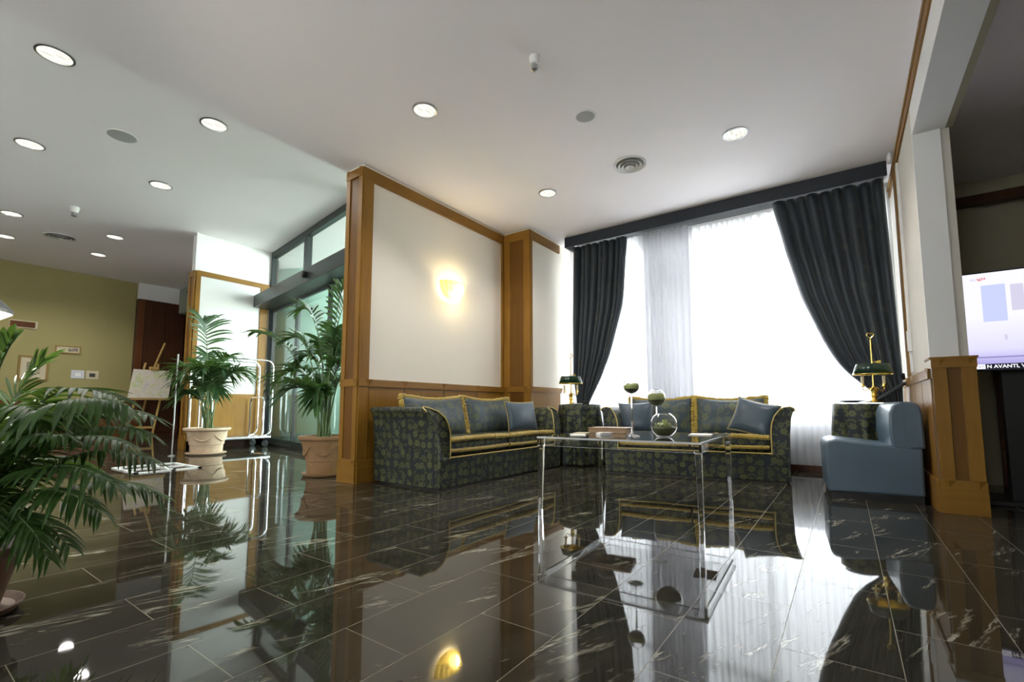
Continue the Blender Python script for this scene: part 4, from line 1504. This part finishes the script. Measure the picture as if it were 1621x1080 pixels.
text('clock_text', '10:47', -0.586, 0.022, 0.030, PP, scr, -0.0072)
text('ticker_text', 'N AVANTI, VALUTA', -0.505, 0.021, 0.034, PW, scr, -0.0062, 0.0008)
text('channel_text', 'sky', -0.555, 0.672, 0.026, PG, scr, -0.0062, 0.0005)
text('channel_text', 'tg24', -0.518, 0.672, 0.026, PR, scr, -0.0062, 0.001)
tst = thing('television_stand', 'tall dark stand carrying the television', 'stand', (1.30, 4.83, 0))
MB().box(-0.60, -0.03, 0.0, 0.55, 0.45, 0.03).build('base', M['black'], tst, bevel=0.004)
MB().box(-0.36, 0.02, 0.03, -0.12, 0.10, 1.5).build('column', M['black'], tst, bevel=0.004)
MB().box(-0.40, -0.034, 1.2, 0.40, 0.02, 1.35).build('bracket', M['black'], tst)


# ------------------------------------------------------------------ palms
def bez(p, t):
    a, b, c, d = p
    return a * (1 - t) ** 3 + b * 3 * t * (1 - t) ** 2 + c * 3 * t * t * (1 - t) + d * t ** 3


def frond(parent, p0, p1, p2, p3, leaf_from, n, length, width, droop, rnd, mleaf, stem_r=0.006, ang0=70, ang1=25, vee=0.35, name='frond'):
    P = [Vector(q) for q in (p0, p1, p2, p3)]
    sm = MB()
    pts = [bez(P, i / 22) for i in range(23)]
    sm.tube(pts, [stem_r * (1 - 0.8 * i / 22) + 0.0008 for i in range(23)], 6)
    st = sm.build(name, M['stem'], parent, smooth=True)
    mb = MB()
    for i in range(n):
        for side in (-1, 1):
            k = (i + (0.25 if side > 0 else 0) + rnd.uniform(-0.12, 0.12)) / n
            tt = leaf_from + (1 - leaf_from) * min(1, max(0, k))
            o = bez(P, tt)
            tan = (bez(P, min(1, tt + 0.02)) - bez(P, tt - 0.02)).normalized()
            sd = tan.cross(Vector((0, 0, 1)))
            if sd.length < 0.05:
                sd = Vector((1, 0, 0))
            sd.normalize()
            upv = sd.cross(tan).normalized()
            ang = math.radians(ang0 + (ang1 - ang0) * k + rnd.uniform(-6, 6))
            d = (tan * math.cos(ang) + sd * side * math.sin(ang) + upv * vee * math.sin(ang)).normalized()
            L = length * (0.55 + 0.75 * math.sin(PI * min(1, k * 0.85 + 0.12)) * 0.75) * rnd.uniform(0.85, 1.1)
            if k > 0.85:
                L *= 0.8
            wdt = width * rnd.uniform(0.85, 1.15)
            nrm = d.cross(upv)
            if nrm.length < 1e-3:
                nrm = sd
            wv = d.cross(upv).normalized()
            segs = 5
            vs = []
            dr_ = droop * rnd.uniform(0.6, 1.4)
            for s_ in range(segs + 1):
                q = s_ / segs
                pos = o + d * L * q + Vector((0, 0, -1)) * dr_ * L * q * q
                ww = wdt * (0.25 + 0.75 * math.sin(PI * (q * 0.82 + 0.16))) if s_ < segs else 0.0008
                fold = upv * ww * 0.25
                vs += [pos - wv * ww * 0.5 + fold, pos, pos + wv * ww * 0.5 + fold]
            fs = []
            for s_ in range(segs):
                a = s_ * 3
                fs += [(a, a + 1, a + 4, a + 3), (a + 1, a + 2, a + 5, a + 4)]
            mb.add(vs, fs)
    mb.build('leaflets', mleaf, st, smooth=True, angle=180)
    return st


def pot(parent, rt, rb, h, m, sm, swag=True):
    prof = [(rb * 0.98, 0.03), (rb, 0.035), (rb * 1.03, 0.12 * h / 0.4 + 0.03), (rb * 1.10, 0.125 * h / 0.4 + 0.03), (rb * 1.09, 0.15 * h / 0.4 + 0.03), (rt * 0.90, h - 0.05), (rt * 0.98, h - 0.045), (rt * 1.03, h - 0.03),
            (rt * 1.03, h - 0.008), (rt, h), (rt * 0.92, h), (rt * 0.88, h - 0.04), (0.01, h - 0.045)]
    p = MB().lathe(prof, 48, None, True, True).build('pot', m, parent, smooth=True, angle=40)
    MB().lathe([(rb * 1.0, 0.0), (rb * 1.18, 0.006), (rb * 1.28, 0.03), (rb * 1.25, 0.034), (rb * 1.1, 0.02), (0.01, 0.018)], 40).build('saucer', sm, parent, smooth=True, angle=40)
    MB().lathe([(rt * 0.89, h - 0.038), (0.01, h - 0.03)], 32, None, False, False).build('soil', M['soil'], parent)
    if swag:
        for k in range(5):
            a0 = 2 * PI * k / 5
            pts = []
            for i in range(11):
                q = i / 10
                a = a0 + q * 2 * PI / 5
                z = h - 0.10 - 0.09 * math.sin(PI * q) * h / 0.4
                f = (z - 0.15 * h / 0.4 - 0.03) / (h - 0.05 - 0.15 * h / 0.4 - 0.03)
                r = rb * 1.09 + (rt * 0.90 - rb * 1.09) * f + 0.001
                pts.append((r * math.cos(a), r * math.sin(a), z))
            MB().tube(pts, [0.004 + 0.012 * math.sin(PI * i / 10) for i in range(11)], 8).build('garland', m, p, smooth=True)


def kentia(label, loc, h_rim, rt, rb, potm, specs, seed, scale=1.0):
    t = thing('potted_palm', label, 'plant', loc, 0, 'kentia palms in terracotta pots by the entrance')
    pot(t, rt, rb, h_rim, potm, potm)
    rnd = random.Random(seed)
    z0 = h_rim - 0.04
    for az, reach, top, ln, bend in specs:
        a = math.radians(az)
        c, s = math.cos(a), math.sin(a)
        if c > 0.3 and loc[0] > -5:
            reach = min(reach, 0.24)    # kept short by the partition post
            ln = min(ln, 0.22)
        b = Vector((rnd.uniform(-0.07, 0.07), rnd.uniform(-0.07, 0.07), z0))
        tipz = top - bend
        p3 = Vector((c * reach, s * reach, tipz))
        p1 = b + Vector((c * reach * 0.10, s * reach * 0.10, (top - z0) * 0.55))
        p2 = Vector((c * reach * 0.5, s * reach * 0.5, top + bend * 0.55))
        frond(t, b, p1, p2, p3, 0.50, 15, ln, 0.034 * scale, 0.40, rnd, M['leaf'], 0.008 * scale, 62, 22, 0.45)
    return t


rnd = random.Random(7)


def ring_specs(n, r0, r1, t0, t1, ln, seed, extra=()):
    rn = random.Random(seed)
    out = []
    for k in range(n):
        q = rn.random()
        out.append((360 * k / n + rn.uniform(-14, 14), r0 + (r1 - r0) * q, t0 + (t1 - t0) * rn.random(), ln * rn.uniform(0.85, 1.15), rn.uniform(0.05, 0.30)))
    return out + list(extra)


# the image plane runs along azimuth 36 degrees here
kentia('smaller potted palm in a pale terracotta pot beside the wooden column of the entrance', (-7.88, 3.08, 0), 0.40, 0.30, 0.21, M['pale_terracotta'],
       ring_specs(13, 0.25, 0.50, 0.95, 1.45, 0.30, 3, [(190, 0.30, 2.1, 0.46, 0.03), (40, 0.60, 1.40, 0.32, 0.2), (225, 0.52, 1.45, 0.30, 0.2), (170, 0.40, 1.65, 0.32, 0.15), (216, 0.50, 1.0, 0.26, 0.2), (20, 0.4, 1.55, 0.3, 0.1)]), 21, 0.95)
kentia('larger potted palm in a terracotta pot in front of the glass door', (-4.46, 2.86, 0), 0.41, 0.255, 0.17, M['terracotta'],
       ring_specs(15, 0.30, 0.60, 0.95, 1.65, 0.26, 5, [(216, 0.80, 1.50, 0.30, 0.0), (205, 0.35, 1.85, 0.30, 0.1), (40, 0.42, 1.95, 0.32, 0.1), (10, 0.36, 2.05, 0.28, 0.1), (216, 0.55, 1.20, 0.3, 0.25), (30, 0.45, 1.55, 0.3, 0.1), (230, 0.45, 1.0, 0.28, 0.2)]), 33)

# near areca palm at the left rim
ap = thing('potted_palm', 'big bushy green palm in a brown pot close by at the left picture rim', 'plant', (-2.45, 0.22, 0))
MB().lathe([(0.11, 0.02), (0.115, 0.025), (0.155, 0.19), (0.17, 0.20), (0.172, 0.225), (0.155, 0.225), (0.14, 0.19), (0.01, 0.185)], 40).build('pot', M['brown_plastic'], ap, smooth=True)
MB().lathe([(0.13, 0.0), (0.16, 0.008), (0.175, 0.03), (0.168, 0.032), (0.15, 0.014), (0.01, 0.012)], 40).build('saucer', M['brown_plastic'], ap, smooth=True)
rnd = random.Random(12)
O = Vector((-2.45, 0.22, 0))


def near_frond(pts, n, length, width, droop, lf=0.3, ang0=75, ang1=30, vee=0.1):
    q = [Vector(p) - O for p in pts]
    frond(ap, q[0], q[1], q[2], q[3], lf, n, length, width, droop, rnd, M['leaf_near'], 0.006, ang0, ang1, vee)


# long arching fronds reaching into the picture
near_frond([(-2.42, .22, .20), (-2.42, .24, .58), (-2.02, .34, .80), (-1.70, .45, .705)], 30, 0.115, 0.019, 0.75, 0.25, 70, 25, 0.0)
near_frond([(-2.42, .24, .20), (-2.36, .26, .50), (-2.05, .38, .58), (-1.80, .46, .47)], 26, 0.12, 0.014, 0.6)
near_frond([(-2.42, .24, .20), (-2.36, .28, .43), (-2.10, .38, .50), (-1.90, .46, .37)], 26, 0.11, 0.013, 0.6)
near_frond([(-2.44, .24, .20), (-2.42, .28, .36), (-2.20, .36, .40), (-2.03, .42, .25)], 20, 0.10, 0.013, 0.5)
near_frond([(-2.44, .26, .20), (-2.62, .34, .72), (-2.45, .42, .86), (-2.14, .56, .72)], 26, 0.16, 0.016, 0.3, 0.3)
near_frond([(-2.46, .26, .20), (-2.60, .32, .60), (-2.35, .48, .78), (-2.02, .62, .66)], 26, 0.15, 0.015, 0.4)
near_frond([(-2.46, .22, .20), (-2.52, .25, .6), (-2.54, .27, .85), (-2.50, .32, .97)], 9, 0.12, 0.036, 0.15, 0.5, 60, 30, 0.3)
near_frond([(-2.48, .24, .20), (-2.62, .28, .55), (-2.70, .34, .75), (-2.62, .42, .90)], 22, 0.19, 0.016, 0.2, 0.4)
near_frond([(-2.44, .20, .20), (-2.38, .22, .48), (-2.20, .30, .66), (-1.96, .38, .61)], 26, 0.12, 0.015, 0.6)
near_frond([(-2.44, .28, .20), (-2.45, .36, .48), (-2.30, .50, .62), (-2.06, .64, .50)], 24, 0.13, 0.014, 0.5)
near_frond([(-2.46, .28, .20), (-2.48, .40, .40), (-2.36, .56, .48), (-2.16, .70, .36)], 24, 0.12, 0.013, 0.5)
near_frond([(-2.44, .20, .20), (-2.30, .24, .40), (-2.12, .30, .42), (-1.98, .34, .30)], 22, 0.10, 0.013, 0.6)
near_frond([(-2.44, .24, .20), (-2.40, .28, .50), (-2.18, .40, .68), (-1.84, .50, .58)], 26, 0.12, 0.014, 0.5)
near_frond([(-2.44, .24, .20), (-2.50, .34, .56), (-2.30, .50, .70), (-1.98, .60, .60)], 26, 0.13, 0.014, 0.4)
near_frond([(-2.44, .22, .20), (-2.34, .24, .36), (-2.18, .32, .36), (-2.05, .38, .22)], 20, 0.09, 0.012, 0.6)
for k in range(20):
    a = math.radians(20 + k * 18)
    r = rnd.uniform(0.30, 0.50)
    h = rnd.uniform(0.42, 0.80)
    near_frond([(-2.46, .22, .20), (-2.46 + r * .2 * math.cos(a), .22 + r * .2 * math.sin(a), .2 + h * .6), (-2.46 + r * .6 * math.cos(a), .22 + r * .6 * math.sin(a), h * 1.05), (-2.46 + r * math.cos(a), .22 + r * math.sin(a), h * 0.8)], 20, 0.13, 0.015, 0.4)

# lamp behind the near palm
fl = thing('floor_lamp', 'lit lamp with a mottled grey shade just behind the near palm at the left rim', 'lamp', (-3.42, 0.25, 0))
MB().lathe([(0.14, 0), (0.14, 0.015), (0.02, 0.03)], 32).build('base', M['dark_metal'], fl, smooth=True)
MB().tube([(0, 0, 0.02), (0, 0, 1.12)], 0.010, 10).build('pole', M['dark_metal'], fl, smooth=True)
MB().lathe([(0.02, 1.10), (0.10, 1.12), (0.165, 1.165), (0.17, 1.18), (0.12, 1.235), (0.02, 1.25)], 36, None, True, True).build('shade', M['mottled'], fl, smooth=True)
MB().lathe([(0.004, 1.02), (0.03, 1.04), (0.032, 1.06), (0.012, 1.09)], 16, Matrix.Translation((0.05, 0.03, 0))).build('bulb', emis('white_bulb', (1.0, 0.97, 0.85), 6), fl, smooth=True)
lamp('reading_light', 'POINT', (0.10, 0.06, 0.98), 11, (1, 0.96, 0.82), 0.05, parent=fl)

# ------------------------------------------------------------------ hall things
es = thing('easel', 'pale wooden tripod easel standing before the dark wardrobe', 'easel', (-13.3, 3.85, 0), math.radians(90))
# local x -> world Y, local -y -> world +X (towards the viewer)
MB().tube([(-0.37, -0.12, 0), (-0.02, 0.05, 1.75)], 0.024, 6).build('leg', M['pale_wood'], es)
MB().tube([(0.14, -0.12, 0), (0.30, 0.0, 0.92), (0.22, 0.05, 1.75)], 0.024, 6).build('leg', M['pale_wood'], es)
MB().tube([(0.02, 0.45, 0), (0.14, 0.08, 1.6), (0.30, -0.06, 2.25)], 0.022, 6).build('leg', M['pale_wood'], es)
MB().box(-0.33, -0.115, 0.22, 0.18, -0.085, 0.27).build('crossbar', M['pale_wood'], es)
MB().box(-0.36, -0.12, 0.88, 0.46, -0.01, 0.92).build('ledge', M['pale_wood'], es)
MB().box(0.04, -0.10, 1.585, 0.18, 0.02, 1.66).build('clamp', M['pale_wood'], es)
mp = thing('map_board', 'pale printed map board resting on the easel', 'map', (-13.24, 3.85, 0.925), math.radians(90))
mv = [(-0.36, -0.05, 0), (0.42, -0.05, 0.0), (0.50, 0.0, 0.66), (-0.27, 0.0, 0.66)]
MB().add([(x, y, z) for x, y, z in mv] + [(x, y + 0.012, z) for x, y, z in mv], [(0, 1, 2, 3), (7, 6, 5, 4), (0, 4, 5, 1), (1, 5, 6, 2), (2, 6, 7, 3), (3, 7, 4, 0)]).build('sheet', M['map'], mp)


def wall_frame(name, label, cat, y0, y1, z0, z1, fw, fm, im, x=-14.0):
    t = thing(name, label, cat, (x, (y0 + y1) / 2, z0))
    w = (y1 - y0) / 2
    h = z1 - z0
    b = MB().box(0, -w, 0, 0.03, w, fw).box(0, -w, h - fw, 0.03, w, h).box(0, -w, fw, 0.03, -w + fw, h - fw).box(0, w - fw, fw, 0.03, w, h - fw)
    b.build('frame', fm, t)
    MB().box(0, -w + fw, fw, 0.015, w - fw, h - fw).build('mount', M['mount'], t)
    if im:
        MB().box(0.015, -w * 0.45, h * 0.28, 0.018, w * 0.45, h * 0.74).build('print', im, t)
    return t


wall_frame('framed_sign', 'narrow framed strip picture high on the beige wall', 'picture', 2.38, 2.80, 1.90, 2.07, 0.022, M['gold_frame'], None)
MB().box(0.016, 0.0, 0.045, 0.019, 0.16, 0.125).build('print', M['print'], bpy.data.objects['framed_sign'])
wall_frame('framed_picture', 'framed small portrait with wide cream mount behind the near palm', 'picture', 1.84, 2.30, 1.27, 1.80, 0.035, M['gold_frame'], M['print'])
for lab, y0, nm in (('left one of the two square switch plates on the beige wall', 2.67, 0), ('right one of the two square switch plates on the beige wall', 2.92, 1)):
    t = thing('switch_plate', lab, 'switch', (-14.0, y0 + 0.11, 1.35), 0, 'switch plates on the beige wall')
    MB().box(0, -0.11, 0, 0.012, 0.11, 0.19).build('plate', M['steel'] if nm == 0 else M['mount'], t, bevel=0.003)
    MB().box(0.012, -0.05, 0.05, 0.02, 0.05, 0.13).build('rocker', M['white_plastic'] if nm == 0 else M['black'], t)
vt = thing('wall_grille', 'long narrow dark grille high on the beige wall', 'grille', (-14.0, 1.87, 2.37))
MB().box(0, -0.21, 0, 0.02, 0.21, 0.16).build('frame', M['mount'], vt)
MB().box(0.02, -0.20, 0.02, 0.03, 0.17, 0.14).build('grille', M['red_wood'], vt)

po = MB().lathe([(0.05, 0), (0.05, 0.01), (0.011, 0.02), (0.010, 1.48), (0.012, 1.49)], 14).build('barrier_post', M['steel'], None, smooth=True)
po.location = (-8.0, 2.68, 0)
tag(po, 'slender pale metal post standing left of the wooden entrance column', 'post')

# flat white bars on the floor
ff = thing('white_floor_bars', 'rectangle of flat white bars on the dark hall floor', 'frame', (-6.55, 2.05, 0), 0)
for a, b_, c_, d_ in ((-0.40, -0.32, 0.40, -0.28), (-0.40, 0.28, 0.40, 0.32), (-0.40, -0.32, -0.36, 0.32), (0.36, -0.32, 0.40, 0.32), (-0.02, -0.32, 0.02, 0.32), (-0.40, 0.02, 0.40, 0.06)):
    MB().box(a, b_, 0, c_, d_, 0.012).build('bar', M['white_plastic'], ff)

# luggage cart
lc = thing('luggage_cart', 'chrome hotel luggage cart parked against the white wall behind the smaller palm', 'cart', (-8.75, 3.79, 0))
hw, hd = 0.56, 0.28
MB().box(-hd, -hw, 0.155, hd, hw, 0.195).build('platform', M['steel'], lc, bevel=0.01)


def hoop(x, yA, yB, ztop, r=0.016, rad=0.12):
    pts = [(x, yA + rad, 0.20)]
    for i in range(6):
        a = -PI / 2 - PI / 2 * i / 5
        pts.append((x, yA + rad + rad * math.cos(a), 0.20 + rad + rad * math.sin(a)))
    for i in range(6):
        a = PI - PI / 2 * i / 5
        pts.append((x, yA + rad + rad * math.cos(a), ztop - rad + rad * math.sin(a)))
    for i in range(6):
        a = PI / 2 - PI / 2 * i / 5
        pts.append((x, yB - rad + rad * math.cos(a), ztop - rad + rad * math.sin(a)))
    for i in range(6):
        a = 0 - PI / 2 * i / 5
        pts.append((x, yB - rad + rad * math.cos(a), 0.20 + rad + rad * math.sin(a)))
    return MB().tube(pts, r, 8)


hoop(hd - 0.03, -hw, hw, 1.55).build('hoop', M['chrome'], lc, smooth=True)
hoop(-hd + 0.03, -hw, hw, 1.55).build('hoop', M['chrome'], lc, smooth=True)
for y in (-hw + 0.14, hw - 0.14):
    pts = [(-hd + 0.03, y, 0.2), (-hd + 0.03, y, 0.80), (-hd + 0.08, y, 0.88), (hd - 0.08, y, 0.88), (hd - 0.03, y, 0.80), (hd - 0.03, y, 0.2)]
    MB().tube(pts, 0.014, 8).build('side_rail', M['chrome'], lc, smooth=True)
for y in (-hw + 0.08, hw - 0.08):
    for x in (-hd + 0.05, hd - 0.05):
        w_ = MB().lathe([(0.02, -0.018), (0.055, -0.018), (0.06, -0.008), (0.06, 0.008), (0.055, 0.018), (0.02, 0.018)], 24, Matrix.Translation((x, y, 0.06)) @ Matrix.Rotation(PI / 2, 4, 'Y')).build('wheel', M['dark_metal'], lc, smooth=True)
        MB().box(x - 0.028, y - 0.02, 0.06, x - 0.022, y + 0.02, 0.158).box(x + 0.022, y - 0.02, 0.06, x + 0.028, y + 0.02, 0.158).box(x - 0.028, y - 0.025, 0.125, x + 0.028, y + 0.025, 0.157).build('caster_fork', M['chrome'], w_)
